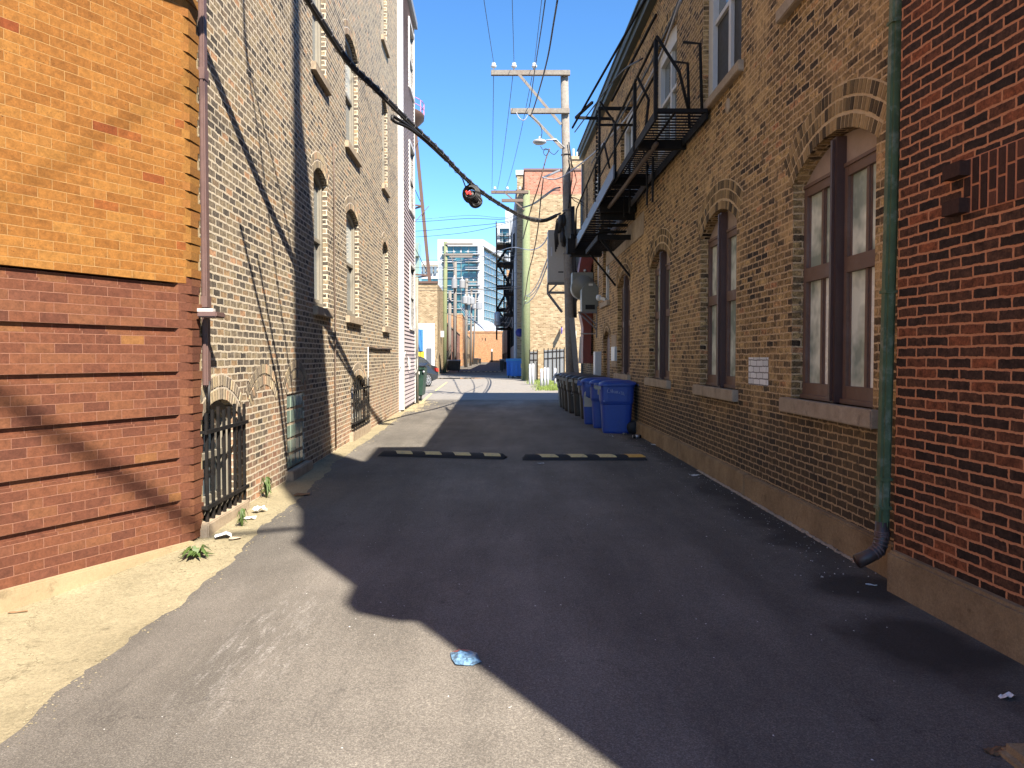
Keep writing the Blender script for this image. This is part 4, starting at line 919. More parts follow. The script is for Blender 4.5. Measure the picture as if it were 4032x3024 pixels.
mb = MB(); a = at(2252, 1250, YP - .25); b = at(2268, 1440, YP - .25); b = b + (b - a) * (b.z / (a.z - b.z)); b.z = 0.0; mb.beam(a, b, .17, .07, (0, 1, 0)); mb.build('cable_guard', M['gray_plastic'], up)
mb = MB(); q = [onpole(y) + Vector((.155, -.08, 0)) for y in (815, 900, 1000, 1100, 1200, 1252)]
for j in range(3): mb.tube([p + Vector((.03 * j, -.03 * j, 0)) for p in q], .032, 6)
mb.build('cable_riser', M['black_cable'], up)
mb = MB(); c = onpole(905) + Vector((-.22, -.28, 0))
for j in range(9): mb.lathe(c + Vector((rnd.uniform(-.12, .12), rnd.uniform(-.12, .1), rnd.uniform(-.5, .3))), [(0, -.2), (.07, -.16), (.09, 0), (.06, .18), (0, .22)], 8)
for j in range(4): mb.tube([c + Vector((.1, 0, .55)), c + Vector((-.02 - .05 * j, 0, .3)), c + Vector((-.16 - .03 * j, -.05, -.2)), c + Vector((-.12 - .03 * j, 0, -.55 - .08 * j))], .025, 6)
mb.build('splice_closures', M['black_cable'], up)
mb = MB()
for y_ in (610, 830, 1000): mb.tube([onpole(y_) + Vector((.17 * math.cos(t), .17 * math.sin(t), 0)) for t in [i * .7 for i in range(10)]], .018, 5)
mb.build('strap', M['gray_steel'], up)
# cabinets on a triangular bracket hung on the pole
for (x0, x1, y0, y1, dy, lab, n) in ((2158, 2232, 905, 1110, .05, 'larger beige equipment cabinet on the left of the nearest utility pole', 2), (2246, 2286, 900, 1108, .3, 'narrower gray equipment cabinet on the right of the nearest utility pole', 1)):
    yy = YP + dy; a = at(x0, y0, yy); b = at(x1, y1, yy); t = thing('equipment_cabinet', lab, 'cabinet', (a.x, yy, b.z))
    mb = MB(); mb.box(a.x, b.x, yy, yy + .55, b.z, a.z); mb.build('cabinet_body', M['cabinet'], t, bevel=.015)
    mb = MB(); mb.box(a.x + .03, b.x - .03, yy - .012, yy, b.z + .05, a.z - .05); mb.build('cabinet_door', M['cabinet'], t, bevel=.006)
    mb = MB(); mb.box(a.x + .1, a.x + .14, yy - .035, yy - .012, b.z + .9, b.z + 1.2); mb.build('handle', M['light_metal'], t)
    mb = MB(); mb.box(b.x - .3, b.x - .12, yy - .016, yy - .012, b.z + .32, b.z + .36); mb.build('label_plate', M['black_steel'], t)
mb = MB(); yy = YP + .1; P2 = lambda x, y: at(x, y, yy)
for d in (0, .5):
    D_ = Vector((0, d, 0))
    for (a, b) in (((2158, 1114), (2290, 1114)), ((2160, 1150), (2285, 1150)), ((2158, 1114), (2158, 1155)), ((2288, 1114), (2288, 1155)), ((2160, 1155), (2215, 1228)), ((2286, 1155), (2246, 1228)), ((2162, 1150), (2195, 1116)), ((2284, 1150), (2256, 1116))):
        mb.beam(P2(*a) + D_, P2(*b) + D_, .045)
tag(mb.build('cabinet_bracket', M['gray_steel']), 'triangular steel bracket carrying the two cabinets on the nearest pole', 'bracket')

# ---------------------------------------------------------------- cables
def cat(pts, n=6):      # smooth path through points (Catmull-Rom)
    P = [Vector(p) for p in pts]; P = [P[0] * 2 - P[1]] + P + [P[-1] * 2 - P[-2]]; out = []
    for i in range(1, len(P) - 2):
        for k in range(n):
            t = k / n; a, b, c, d = P[i - 1:i + 3]; out.append(.5 * ((2 * b) + (c - a) * t + (2 * a - 5 * b + 4 * c - d) * t * t + (3 * b - a - 3 * c + d) * t ** 3))
    return out + [P[-2]]
def cable(label, pts, r, mat='black_cable', name='cable', group=None, smooth=True, n=6, sides=6):
    mb = MB(); mb.tube(cat(pts, n) if smooth else pts, r, sides); return tag(mb.build(name, M[mat]), label, 'cable', group)
def span(a, b, sag, n=14):
    a = Vector(a); b = Vector(b); return [a.lerp(b, i / n) - Vector((0, 0, 4 * sag * (i / n) * (1 - i / n))) for i in range(n + 1)]
main = [(-5.0, -8, 9.3), (-3.65, -1.5, 7.4), (-2.75, 4.6, 5.75), at(1060, -230, 7.0), at(1212, 0, 7.75), at(1367, 237, 8.8), at(1480, 350, 9.6), at(1622, 492, 11.06), at(1735, 600, 12.3), at(1823, 693, 13.8), at(1930, 780, 16.4), at(2060, 853, 19.7), at(2140, 868, 23), at(2206, 840, YP - .2)]
mc = thing('overhead_cable', 'thick black bundled cable sagging across the top of the alley to the nearest pole', 'cable', main[-1])
mb = MB(); pth = cat(main, 8); mb.tube(pth, .036, 8); mb.build('cable_bundle', M['black_cable'], mc)
mb = MB(); mb.tube([p + Vector((.02, 0, -.042)) for p in pth[4:-2]], .016, 6); mb.tube([p + Vector((-.01, 0, .040)) for p in pth[:-2]], .012, 6); mb.build('messenger_wire', M['rubber'], mc)
mb = MB()
for i in range(8, len(pth) - 3, 2):
    p = pth[i]; d = (pth[i + 1] - p).normalized(); a = d.cross(Vector((0, 0, 1))).normalized(); b = a.cross(d)
    mb.tube([p + (a * math.cos(t) + b * math.sin(t)) * .048 + d * .02 * t / 6 for t in [k * math.pi / 4 for k in range(9)]], .006, 4)
mb.build('lashing_wire', M['gray_steel'], mc)
loop = [at(x, y, z_) for x, y, z_ in ((1800, 665, 13.3), (1700, 572, 11.8), (1620, 505, 10.9), (1560, 465, 10.3), (1545, 458, 10.2), (1552, 478, 10.25), (1610, 505, 10.8), (1680, 560, 11.6), (1760, 635, 12.8))]
cable('flattened spare loop of black cable lashed under the thick overhead cable', loop, .022, name='cable_loop')
sc_ = thing('cable_coil', 'round black coil of spare cable with red tags hanging from the thick overhead cable', 'cable coil', at(1855, 780, 14.4))
Yc = 14.4; mb = MB()
for j in range(7):
    c = at(1852 + j * 1.5, 758 + j * 2, Yc + .03 * (j - 3)); rr = .105 + .016 * (j % 4)
    mb.tube([c + Vector((rr * math.cos(t), .02 * math.sin(2 * t), rr * 1.05 * math.sin(t))) for t in [k * math.pi / 10 for k in range(21)]], .022, 6)
for j in range(6):
    c = at(1868 + j * 1.5, 786 + j * 2, Yc - .02 * (j - 3)); rr = .055 + .02 * (j % 4)
    mb.tube([c + Vector((rr * math.cos(t), .02 * math.sin(2 * t), rr * math.sin(t))) for t in [k * math.pi / 8 for k in range(17)]], .02, 6)
mb.build('coils', M['black_cable'], sc_)
mb = MB(); c = at(1858, 770, Yc); mb.lathe(c, [(.09, -.05), (.09, .05)], 14, Matrix.Rotation(R(90), 3, 'X')); mb.build('core', M['black_cable'], sc_)
mb = MB(); mb.tube([at(1822, 706, Yc - .5), at(1834, 738, Yc - .1)], .012, 5); mb.tube([at(1868, 728, Yc), at(1852, 748, Yc)], .01, 5); mb.build('hanger', M['black_cable'], sc_)
for (x, y) in ((1838, 756), (1850, 757)): mb = MB(); mb.beam(at(x - 3, y - 5, Yc - .17), at(x + 4, y + 9, Yc - .17), .035, .012, (0, 1, 0)); mb.build('tag', M['red_tape'], sc_)
G1 = 'bare wires on the top crossarm of the nearest pole'
for x, tx in zip(xs1, (1896, 2015, 2140)):
    e = at(tx, 0, 20.5); a = Vector((x, YP - .2, z1 + .33)); b = e + (e - a) * 4.2; b.z = 12.0
    cable('thin wire running from an insulator of the nearest pole towards the viewer', span(a, b, .45), .009, 'black_cable', 'overhead_wire', G1, False)
cable('twisted thick service cable dropping from the upper right sky to the lower crossarm', [at(2195, 0, 17), at(2180, 90, 18.5), at(2158, 220, 20.5), at(2130, 330, 23), at(2100, 430, 26.4), at(2083, 455, 26.4)], .022, 'black_cable', 'service_cable')
cable('pair of dark wires running up beside the twisted service cable', [at(2147, 0, 17), at(2130, 120, 19), at(2105, 280, 23), at(2088, 400, 26.3), at(2075, 450, 26.4)], .014, 'black_cable', 'service_cable')
cable('brown riser cable falling from the street lamp towards the low cables', [at(2165, 585, 26.5), at(2150, 625, 26.5), at(2130, 700, 26.6), at(2112, 760, 27), at(2095, 810, 27.5), at(2075, 880, 28), at(2060, 940, 30)], .022, 'rust_pipe', 'drop_cable')
cable('second brown cable hanging from the white arm beside the pole', [at(2140, 700, 27.5), at(2130, 780, 28), at(2118, 900, 29), at(2100, 1000, 31), at(2080, 1080, 34), at(2066, 1180, 40)], .022, 'rust_pipe', 'drop_cable')
cable('pale gray service cable swooping from the nearest pole up past the fire escape', [at(2135, 697, 26.5), at(2170, 706, 26.3), at(2210, 698, 26), at(2260, 665, 25), at(2330, 610, 22), at(2400, 540, 19), at(2470, 460, 16.5), at(2530, 360, 14.5), at(2600, 220, 12.4), at(2680, 0, 10.6)], .022, 'gray_cable', 'service_cable')
cable('black cable above the fire escape rising out of the top of the view', [at(2330, 640, 22), at(2420, 500, 18), at(2520, 330, 14.5), at(2620, 130, 12), at(2682, -20, 10.6)], .020, 'black_cable', 'service_cable')
cable('thin cable rising from the gallows frame along the eaves', [at(2263, 520, 21), at(2330, 430, 18.5), at(2440, 290, 15.4), at(2530, 230, 13.6)], .016, 'black_cable', 'eave_cable')
mb = MB(); mb.beam(at(2138, 700, 27.4), at(2206, 670, 26.8), .06); tag(mb.build('cable_bracket', M['porcelain']), 'short white arm standing off the nearest pole above the roof line behind', 'bracket')
for j, (q, lab) in enumerate((([(2240, 560), (2250, 640), (2252, 700), (2244, 760), (2238, 820)], 'black drip loop bundle on the right of the nearest pole'), ([(2243, 620), (2268, 700), (2262, 735), (2250, 770), (2242, 800)], 'thin black drip loop further right of the nearest pole'),
    ([(2242, 770), (2262, 790), (2280, 800), (2300, 812)], 'short black wire from the nearest pole to the corner of the tan brick building'), ([(2242, 775), (2270, 782), (2300, 800)], 'upper short wire from the nearest pole to the roof corner'))):
    cable(lab, [at(x, y, 26.5) for x, y in q], .022 if j == 0 else .014, 'black_cable', 'drip_loop')
cable('arched black lead looping from the lower crossarm to the lamp bracket', [at(x, y, 26.3) for x, y in [(2085, 455), (2110, 475), (2128, 495), (2134, 520), (2130, 545)]], .015, 'black_cable', 'drip_loop')
cable('white lead looping under the lower crossarm', [at(x, y, 26.3) for x, y in [(2033, 443), (2043, 462), (2056, 473), (2068, 470), (2077, 455)]], .016, 'gray_cable', 'drip_loop')
cable('small dark loops of wire under the street lamp', [at(x, y, 26.2) for x, y in [(2128, 575), (2140, 590), (2162, 588), (2150, 612), (2140, 600), (2150, 585), (2180, 608), (2200, 590)]], .012, 'black_cable', 'drip_loop')
cable('beaded dark cable running from the nearest pole down to the green pole', [at(x, y, z_) for x, y, z_ in [(2205, 738, 26.5), (2180, 745, 28), (2150, 765, 32), (2110, 795, 40), (2085, 808, 48), (2050, 818, 53)]], .03, 'black_cable', 'span_cable')
cable('upper dark cable from the nearest pole down to the green pole', [at(x, y, z_) for x, y, z_ in [(2205, 748, 26.5), (2175, 752, 28), (2145, 775, 32), (2100, 805, 42), (2050, 822, 53)]], .02, 'black_cable', 'span_cable')
cable('short stub of loose black cable beyond the low point of the thick overhead cable', [at(x, y, 24) for x, y in [(2055, 850), (2095, 858), (2120, 862), (2143, 866)]], .03, 'black_cable', 'cable_stub')
cable('tangle of cable hanging in a long loop in front of the pale brick wall', [at(x, y, z_) for x, y, z_ in [(2155, 935, 28), (2140, 960, 32), (2115, 978, 40), (2080, 984, 50), (2010, 975, 56), (1900, 1010, 62), (1760, 1035, 72)]], .028, 'gray_cable', 'span_cable')
for (dx, dy, lab) in ((0, 0, 'thick loose cable drooping to the green pole'), (8, 4, 'second loose cable drooping beside it to the green pole'), (-2, 30, 'lowest loose cable loop reaching the green pole')):
    cable(lab, [at(x + dx, y + dy, z_) for x, y, z_ in [(2155, 1020, 27.5), (2140, 1060, 30), (2120, 1110, 36), (2098, 1145, 44), (2075, 1164, 51), (2060, 1155, 53.5)]], .026, 'gray_cable', 'span_cable')
# shadow-throwing service lines from the poles behind the viewer, high over the alley
def back(Yw, hw, t): return LG.P(Yw, hw) - Vector((SUN.x, SUN.y, SUN.z)) / (-SUN.z) * t
for j, (pp_, r_, tt) in enumerate((([(950, -200), (958, 0), (977, 238), (1033, 477), (1112, 794), (1168, 1112), (1190, 1250)], .024, 5.0), ([(945, -200), (958, 0), (972, 238), (1017, 524), (1048, 763), (1096, 1144), (1147, 1509), (1165, 1650)], .024, 5.4),
    ([(950, 905), (1017, 1191), (1090, 1509), (1139, 1896)], .042, 5.2), ([(1018, 1030), (1056, 1239), (1106, 1509), (1139, 1800)], .032, 5.0))):
    pts = []
    for q in pp_:
        Yh, hh = LG.hit(*q); pts.append(LG.P(Yh, hh) - Vector((SUN.x, SUN.y, SUN.z)) / (-SUN.z) * tt)
    cable('high black service line over the alley, %s of the four that shade the gray wall' % ('first', 'second', 'third', 'fourth')[j], pts, r_, 'black_cable', 'overhead_wire', None, True)
a = LO.P(5.29, 1.33) - Vector((SUN.x, SUN.y, SUN.z)) / (-SUN.z) * 14; b = LO.P(6.6, .24) - Vector((SUN.x, SUN.y, SUN.z)) / (-SUN.z) * 14.4; d = b - a
cable('highest black line behind the viewer that shades the brown brick base', span(a - d * 4, b + d * .9, .0), .055, 'black_cable', 'overhead_wire', None, False)
# ================================================================ bins
def wheelie(name, body, trim, label, loc, rz, group, lid_open=0.0):
    t = thing(name, label, 'bin', (0, 0, 0), 0, group); W, D, H = .60, .70, 1.0      # front at -X, wheels at +X
    prof = [(0, .80, .82, .0), (.04, .84, .86, 0), (.60, .93, .93, 0), (.615, .96, .96, 0), (.67, 1.0, 1.0, 0), (1.0, 1.04, 1.03, 0)]
    mb = MB(); vs = []; fs = []; n = 20
    def ring(z, sx, sy):
        o = []
        for k in range(n):
            a = 2 * math.pi * (k + .5) / n; c, s_ = math.cos(a), math.sin(a); e = .32
            x = math.copysign(abs(c) ** e, c) * D / 2 * sx; y = math.copysign(abs(s_) ** e, s_) * W / 2 * sy; o.append((x, y, z))
        return o
    for z, sx, sy, _ in prof: vs += ring(z, sx, sy)
    for i in range(len(prof) - 1):
        for k in range(n): fs.append((i * n + k, i * n + (k + 1) % n, (i + 1) * n + (k + 1) % n, (i + 1) * n + k))
    fs.append(tuple(range(n))[::-1]); fs.append(tuple(range((len(prof) - 1) * n, len(prof) * n)))
    mb.add(vs, fs, smooth=False); mb.build('body', M[body], t, bevel=0.0)
    mb = MB(); rim = [(.975, 1.07, 1.07), (1.015, 1.10, 1.10)]; vs = []; fs = []
    for z, sx, sy in rim: vs += ring(z, sx, sy)
    for k in range(n): fs.append((k, (k + 1) % n, n + (k + 1) % n, n + k))
    fs.append(tuple(range(n))[::-1]); fs.append(tuple(range(n, 2 * n))); mb.add(vs, fs)
    mb.build('rim', M[body], t)
    mb = MB(); vs = []; fs = []; L = [(1.0, 1.12, 1.13), (1.035, 1.13, 1.13), (1.06, 1.05, 1.04), (1.095, .80, .74), (1.105, .4, .35)]
    for z, sx, sy in L: vs += [(x + (.02 if z > 1.03 else 0), y, z + .018 * (x / D)) for x, y, _ in ring(z + .012, sx, sy)]
    for i in range(len(L) - 1):
        for k in range(n): fs.append((i * n + k, i * n + (k + 1) % n, (i + 1) * n + (k + 1) % n, (i + 1) * n + k))
    fs.append(tuple(range(n))[::-1]); fs.append(tuple(range((len(L) - 1) * n, len(L) * n))); mb.add(vs, fs); mb.box(-.45, -.36, -.12, .12, 1.0, 1.03)
    mb.build('lid', M[body], t)
    mb = MB(); mb.tube([(.44, -.24, 1.0), (.46, -.2, 1.03), (.46, .2, 1.03), (.44, .24, 1.0)], .02, 6); mb.build('handle', M[body], t)
    for s_ in (-1, 1):
        mb = MB(); mb.cyl((.33, s_ * .27, .13), (.33, s_ * .345, .13), .13, 18); wh = mb.build('wheel', M['rubber'], t)
        mb = MB(); mb.box(-.46, -.34, s_ * .30 - .03, s_ * .30 + .03, .92, .985); mb.build('corner_grip', M[trim], t)
    mb = MB(); mb.box(-.385, -.362, -.10, .10, .80, .97); mb.build('front_bar', M[trim], t)
    t.location = Vector(loc); t.rotation_euler = (0, 0, rz); return t
GB = 'wheeled bins lined up along the tan brick wall'
bl = wheelie('wheeled_bin', 'blue_bin', 'gray_trim', 'nearest blue wheeled bin with CHURCH scrawled in white on its side', (2.20, 16.22, .004), R(-4), GB)
b2 = wheelie('wheeled_bin', 'blue_bin', 'blue_bin', 'middle blue wheeled bin half hidden behind the nearest one', (2.13, 17.4, .004), R(-6), GB)
b3 = wheelie('wheeled_bin', 'blue_bin', 'blue_bin', 'farthest blue wheeled bin with a torn gray sticker, next to the black bins', (2.02, 18.38, .004), R(-5), GB)
b4 = wheelie('wheeled_bin', 'black_bin', 'gray_trim', 'black wheeled bin standing right against the farthest blue bin', (2.08, 19.95, .004), R(-3), GB)
index_kids()
for i, (x, y, r_, lab) in enumerate(((2.00, 20.95, -6, 'second black wheeled bin from the blue ones'), (1.90, 21.85, -2, 'third black wheeled bin, with white scrawl on its side'), (1.86, 22.75, -5, 'fourth black wheeled bin in the row, mostly hidden'), (1.84, 23.75, -3, 'fifth black wheeled bin, close to the nearest utility pole'), (1.80, 24.5, 2, 'farthest black wheeled bin with a floppy lid at the end of the row'))):
    c = copy_tree(b4); c.location = (x, y, .004); c.rotation_euler = (0, 0, R(r_)); c['label'] = lab
    if i == 1: b6 = c
    if i == 4: b9 = c
bpy.context.view_layer.update()
def on_side(par, pts, r, mat, name, y=-.305):       # strokes on the bin side that faces the viewer, given in (x, z)
    mb = MB(); pm = parent_matrix(par)
    for st in pts:
        for a, b in zip(st, st[1:]):
            A_ = pm @ Vector((a[0], y - .018 * max(0, (a[1] - .6)), a[1])); B_ = pm @ Vector((b[0], y - .018 * max(0, (b[1] - .6)), b[1])); mb.beam(A_, B_, r, .004, (0, 0, 1))
    return mb.build(name, M[mat], par)
L_ = lambda x, z, s_, g: [[(x + a * s_, z + b * s_) for a, b in st] for st in g]
gl = {'C': [[(.8, 1.5), (.3, 1.6), (0, 1.0), (0, .2), (.3, 0), (1.0, .05)]], 'H': [[(0, 1.4), (.1, 0)], [(.55, 1.5), (.75, -.05)], [(0, .7), (.7, .75)]], 'U': [[(0, 1.0), (.1, .2), (.4, 0), (.7, .2), (.8, .9)]],
      'R': [[(0, 0), (0, 1.0)], [(0, 1.0), (.5, .9), (.4, .55), (0, .5)], [(.2, .5), (.6, 0)]], 'c': [[(.6, .8), (.1, .7), (0, .2), (.5, 0)]], 'h': [[(0, 1.1), (.1, .1)], [(.1, .5), (.8, .3)], [(.6, .9), (.95, -.6)], [(-.2, -.1), (.9, -.2)]]}
st = []; x = -.20
for k, g_, w in (('C', 'C', .062), ('H', 'H', .055), ('U', 'U', .055), ('R', 'R', .045), ('C', 'c', .045), ('H', 'h', .04)): st += L_(x, .855 - (x + .2) * .10, .052, gl[g_]); x += w * 1.12
on_side(bl, st, .007, 'white_mark', 'lettering', -.312)
on_side(bl, [[(-.29, .69), (-.22, .695)], [(-.29, .665), (-.21, .668)]], .006, 'white_mark', 'scratch', -.287)
on_side(b6, [[(-.22, .72), (-.14, .75), (-.22, .78), (-.14, .80)], [(-.22, .66), (-.14, .69), (-.22, .70)], [(-.22, .56), (-.12, .58), (-.12, .64), (-.22, .62), (-.22, .56)], [(-.2, .5), (-.1, .52)]], .008, 'white_mark', 'scrawl', -.300)
mb = MB(); pm = parent_matrix(b3); po = [(-.30, .42), (-.12, .42), (-.1, .44), (-.1, .80), (-.24, .80), (-.29, .76), (-.31, .66), (-.29, .52)]
mb.add([pm @ Vector((a, -.282 - (.012 if b > .6 else 0), b)) for a, b in po], [tuple(range(len(po)))]); mb.build('torn_sticker', M['cabinet'], b3)
mb = MB(); pm = parent_matrix(b9); mb.hexa([pm @ Vector(q) for q in ((-.52, -.3, .84), (-.40, -.3, 1.06), (-.40, .3, 1.06), (-.52, .3, .84), (-.50, -.3, .84), (-.38, -.3, 1.1), (-.38, .3, 1.1), (-.50, .3, .84))]); mb.build('lid_flap', M['black_bin'], b9)

# ================================================================ speed bumps
def bump(label, p, q, orange):
    p = Vector((p.x, p.y, 0)); q = Vector((q.x, q.y, 0)); L = (q - p).length; d = (q - p).normalized(); nrm = Vector((-d.y, d.x, 0))
    t = thing('speed_bump', label, 'speed bump', (p + q) / 2, 0, 'black and yellow rubber speed bumps'); W = .33; Hh = .075
    pr = lambda v, e=0: ((Hh + e) * (1 - (abs(v) / (W / 2)) ** 2.4)) ** 1 if abs(v) < W / 2 else 0
    N = 14; M_ = 40; vs = []; fs = []
    for i in range(M_ + 1):
        u = L * i / M_; en = min(1, min(u, L - u) / .05 + .25)
        for k in range(N + 1):
            v = -W / 2 + W * k / N; c = p + d * u + nrm * v; vs.append((c.x, c.y, .004 + pr(v) * en + .002))
    for i in range(M_):
        for k in range(N): fs.append((i * (N + 1) + k, (i + 1) * (N + 1) + k, (i + 1) * (N + 1) + k + 1, i * (N + 1) + k + 1))
    mb = MB(); mb.add(vs, fs, smooth=True); mb.add([vs[k] for k in range(N + 1)] + [(vs[0][0], vs[0][1], 0), (vs[N][0], vs[N][1], 0)], [tuple(list(range(N + 1)) + [N + 2, N + 1])]); e0 = M_ * (N + 1)
    mb.add([vs[e0 + k] for k in range(N + 1)] + [(vs[e0][0], vs[e0][1], 0), (vs[e0 + N][0], vs[e0 + N][1], 0)], [tuple(list(range(N + 1)) + [N + 2, N + 1])]); mb.build('rubber_body', M['rubber'], t)
    for j in range(4):
        u0 = L * (.12 + .233 * j); vs = []; fs = []; n = 10
        for k in range(n + 1):
            v = -W * .36 + W * .78 * k / n
            for e in (0, 1):
                u = u0 + e * .26 - (v + W / 2) * .62 + rnd.uniform(-.006, .006) + .10; c = p + d * u + nrm * v; vs.append((c.x, c.y, .0095 + pr(v)))
        for k in range(n): fs.append((2 * k, 2 * k + 1, 2 * k + 3, 2 * k + 2))
        mb = MB(); mb.add(vs, fs); mb.build('reflective_stripe', M['reflector_orange' if j in orange else 'reflector'], t)
A1, A2 = ground(1500, 1793), ground(1990, 1806)
bump('left speed bump with four pale worn stripes, nearest pair across the alley', A1, A2, ())
bump('right speed bump whose right end stripe is bright orange, nearest pair', ground(2057, 1809), ground(2543, 1809), (3,))
bump('distant left speed bump, far beyond the open lot', ground(1812, 1466), ground(1890, 1466), ())
bump('distant right speed bump, far beyond the open lot', ground(1898, 1466), ground(1974, 1466), ())

# ================================================================ small things on the ground
def leafclump(mb, c, n, r, h, w):
    for i in range(n):
        a = rnd.uniform(0, 6.28); L = r * rnd.uniform(.6, 1.1); hh = h * rnd.uniform(.4, 1.1); d = Vector((math.cos(a), math.sin(a), 0)); s_ = Vector((-d.y, d.x, 0)) * w * rnd.uniform(.6, 1.2)
        p0 = Vector(c); p1 = p0 + d * L * .45 + Vector((0, 0, hh)); p2 = p0 + d * L + Vector((0, 0, hh * rnd.uniform(.1, .7)))
        mb.add([p0 - s_ * .3, p0 + s_ * .3, p1 + s_, p1 - s_, p2], [(0, 1, 2, 3), (3, 2, 4)])
def weed(label, c, n, r, h, w, mat='weed'):
    mb = MB(); leafclump(mb, c, n, r, h, w); t = tag(mb.build('weed', M[mat], recalc=False, origin=c), label, 'weed'); return t
c = ground_at(772, 2195); weed('broad-leaved green weed at the foot of the orange brick corner', c, 34, .15, .09, .020)
c = ground_at(950, 2100); weed('tall thin weed beside the near barred window', c + Vector((-.08, .25, 0)), 26, .08, .16, .008)
c = ground_at(1085, 1960); weed('weed climbing the wall next to the glass block window', c + Vector((-.10, 0, 0)), 34, .10, .22, .010)
c = ground_at(1505, 1655); weed('low weed at the foot of the wall before the clapboard building', c + Vector((-.1, 0, 0)), 30, .35, .22, .03, 'dry_leaf')
c = ground_at(1440, 1700); weed('small weed tuft under the far barred window', c + Vector((-.2, 0, 0)), 20, .22, .14, .02)
def crumple(name, label, cat_, c, sx, sy, sz, mat, rz=0, n=5, seed=1):
    g_ = random.Random(seed); mb = MB(); vs = []; fs = []
    for i in range(n + 1):
        for k in range(n + 1):
            u, v = i / n - .5, k / n - .5; e = 1 - .25 * (abs(u) + abs(v)); vs.append(Vector(c) + Matrix.Rotation(rz, 3, 'Z') @ Vector((u * sx * e + g_.uniform(-.1, .1) * sx / n, v * sy * e + g_.uniform(-.1, .1) * sy / n, .006 + g_.uniform(0, 1) * sz)))
    for i in range(n):
        for k in range(n): fs.append((i * (n + 1) + k, (i + 1) * (n + 1) + k, (i + 1) * (n + 1) + k + 1, i * (n + 1) + k + 1))
    mb.add(vs, fs); return tag(mb.build(name, M[mat], recalc=False, origin=Vector(c)), label, cat_)
c = ground_at(1828, 2600); f = thing('foil_package', 'crumpled blue foil snack package with a red edge on the road', 'litter', c)
mb = MB(); po = [(-.08, .075), (-.03, .11), (.03, .10), (.065, .065), (.085, -.03), (.095, -.05), (.05, -.085), (0, -.09), (-.04, -.085), (-.065, -.01)]; g_ = random.Random(5)
cz = c + Vector((0, 0, .02)); ring_ = [c + Vector((a, b, .008 + g_.uniform(0, .006))) for a, b in po]; mid = [c + Vector((a * .6 + g_.uniform(-.01, .01), b * .6 + g_.uniform(-.01, .01), .018 + g_.uniform(0, .018))) for a, b in po]; n = len(po)
mb.add(ring_ + mid + [cz], [(i, (i + 1) % n, n + (i + 1) % n, n + i) for i in range(n)] + [(n + i, n + (i + 1) % n, 2 * n) for i in range(n)]); mb.build('foil', M['blue_foil'], f, recalc=False)
mb = MB(); mb.add([ring_[0] + Vector((.01, .0, .004)), ring_[1] + Vector((0, 0, .004)), ring_[2] + Vector((0, 0, .004)), mid[2] + Vector((0, .004, .003)), mid[1] + Vector((0, .004, .003)), mid[0] + Vector((0, .006, .003))], [(0, 1, 2, 3, 4, 5)]); mb.build('red_edge', M['red_foil'], f, recalc=False)
crumple('paper_scrap', 'open white paper box flap beside the sill of the near barred window', 'litter', ground_at(880, 2118), .17, .13, .045, 'paper', .4, 3, 3)
crumple('cardboard_scrap', 'flat brown cardboard scrap lying under the white paper flap', 'litter', ground_at(925, 2122), .12, .09, .01, 'card', .4, 3, 4)
crumple('paper_scrap', 'smaller white paper scrap by the thin weed', 'litter', ground_at(980, 2045), .16, .09, .03, 'paper', .2, 4, 5)
crumple('paper_scrap', 'crumpled white napkin farther along the concrete strip', 'litter', ground_at(1022, 2018), .17, .12, .06, 'paper', 1.0, 5, 6)
crumple('paper_scrap', 'white scrap near the wet patch on the right of the road', 'litter', ground_at(3965, 2752), .09, .05, .02, 'paper', .3, 4, 7)
crumple('leaf_litter', 'small heap of brown leaves below the glass block window', 'litter', ground_at(1190, 1950), .22, .18, .02, 'dry_leaf', .3, 5, 8)
crumple('plastic_scrap', 'flat pale plastic scrap near the right foundation', 'litter', ground_at(2738, 1874), .20, .10, .02, 'clear_plastic', .3, 4, 9)
crumple('paper_scrap', 'white scrap by the foundation behind the right speed bump', 'litter', ground_at(2577, 1754), .16, .10, .03, 'paper', .3, 4, 10)
crumple('paper_scrap', 'folded scrap close to the outlet of the green downspout', 'litter', ground_at(3430, 2308), .09, .03, .01, 'clear_plastic', -.3, 4, 11)
crumple('plastic_scrap', 'small clear scrap in front of the right speed bump', 'litter', ground_at(2130, 1826), .12, .06, .01, 'clear_plastic', .1, 3, 12)
crumple('leaf_litter', 'dried brown twig and leaf at the foot of the pale ledge on the left', 'litter', ground_at(70, 2415), .14, .03, .01, 'dry_leaf', .3, 4, 13)
crumple('leaf_litter', 'heap of brown leaves at the bottom right corner of the view', 'litter', ground_at(3940, 2965), .16, .07, .012, 'dry_leaf', .2, 7, 14)
mb = MB(); c = ground_at(4000, 2990); mb.box(c.x - .05, c.x + .5, c.y - .25, c.y + .06, -.05, .05); tag(mb.build('concrete_block', M['foundation'], bevel=.03), 'low concrete kerb block at the bottom right corner of the view', 'kerb')
cn = thing('drink_can', 'crushed drink can lying by the wheel of the nearest blue bin', 'litter', ground(2510, 1728))
mb = MB(); c = ground(2492, 1727) + Vector((0, 0, .04)); mb.cyl(c, c + Vector((.16, .02, 0)), .034, 12); mb.build('can_body', M['rubber'], cn)
mb = MB(); mb.cyl(c + Vector((-.004, 0, 0)), c + Vector((.0, 0, 0)), .034, 12); mb.cyl(c + Vector((.05, 0, 0)), c + Vector((.12, .01, 0)), .0355, 12); mb.build('can_end', M['can'], cn)
for i, (x, y, s_) in enumerate(((2408, 1722, .10), (2458, 1714, .12), (2506, 1708, .10))):
    crumple('foil_scrap', ('small silver scrap left of the wheel of the nearest blue bin', 'silver scrap just in front of the nearest blue bin', 'shiny scrap between the blue bin and the foundation')[i], 'litter', ground(x, y), s_, s_ * .6, .05, 'can', .3, 3, 20 + i)
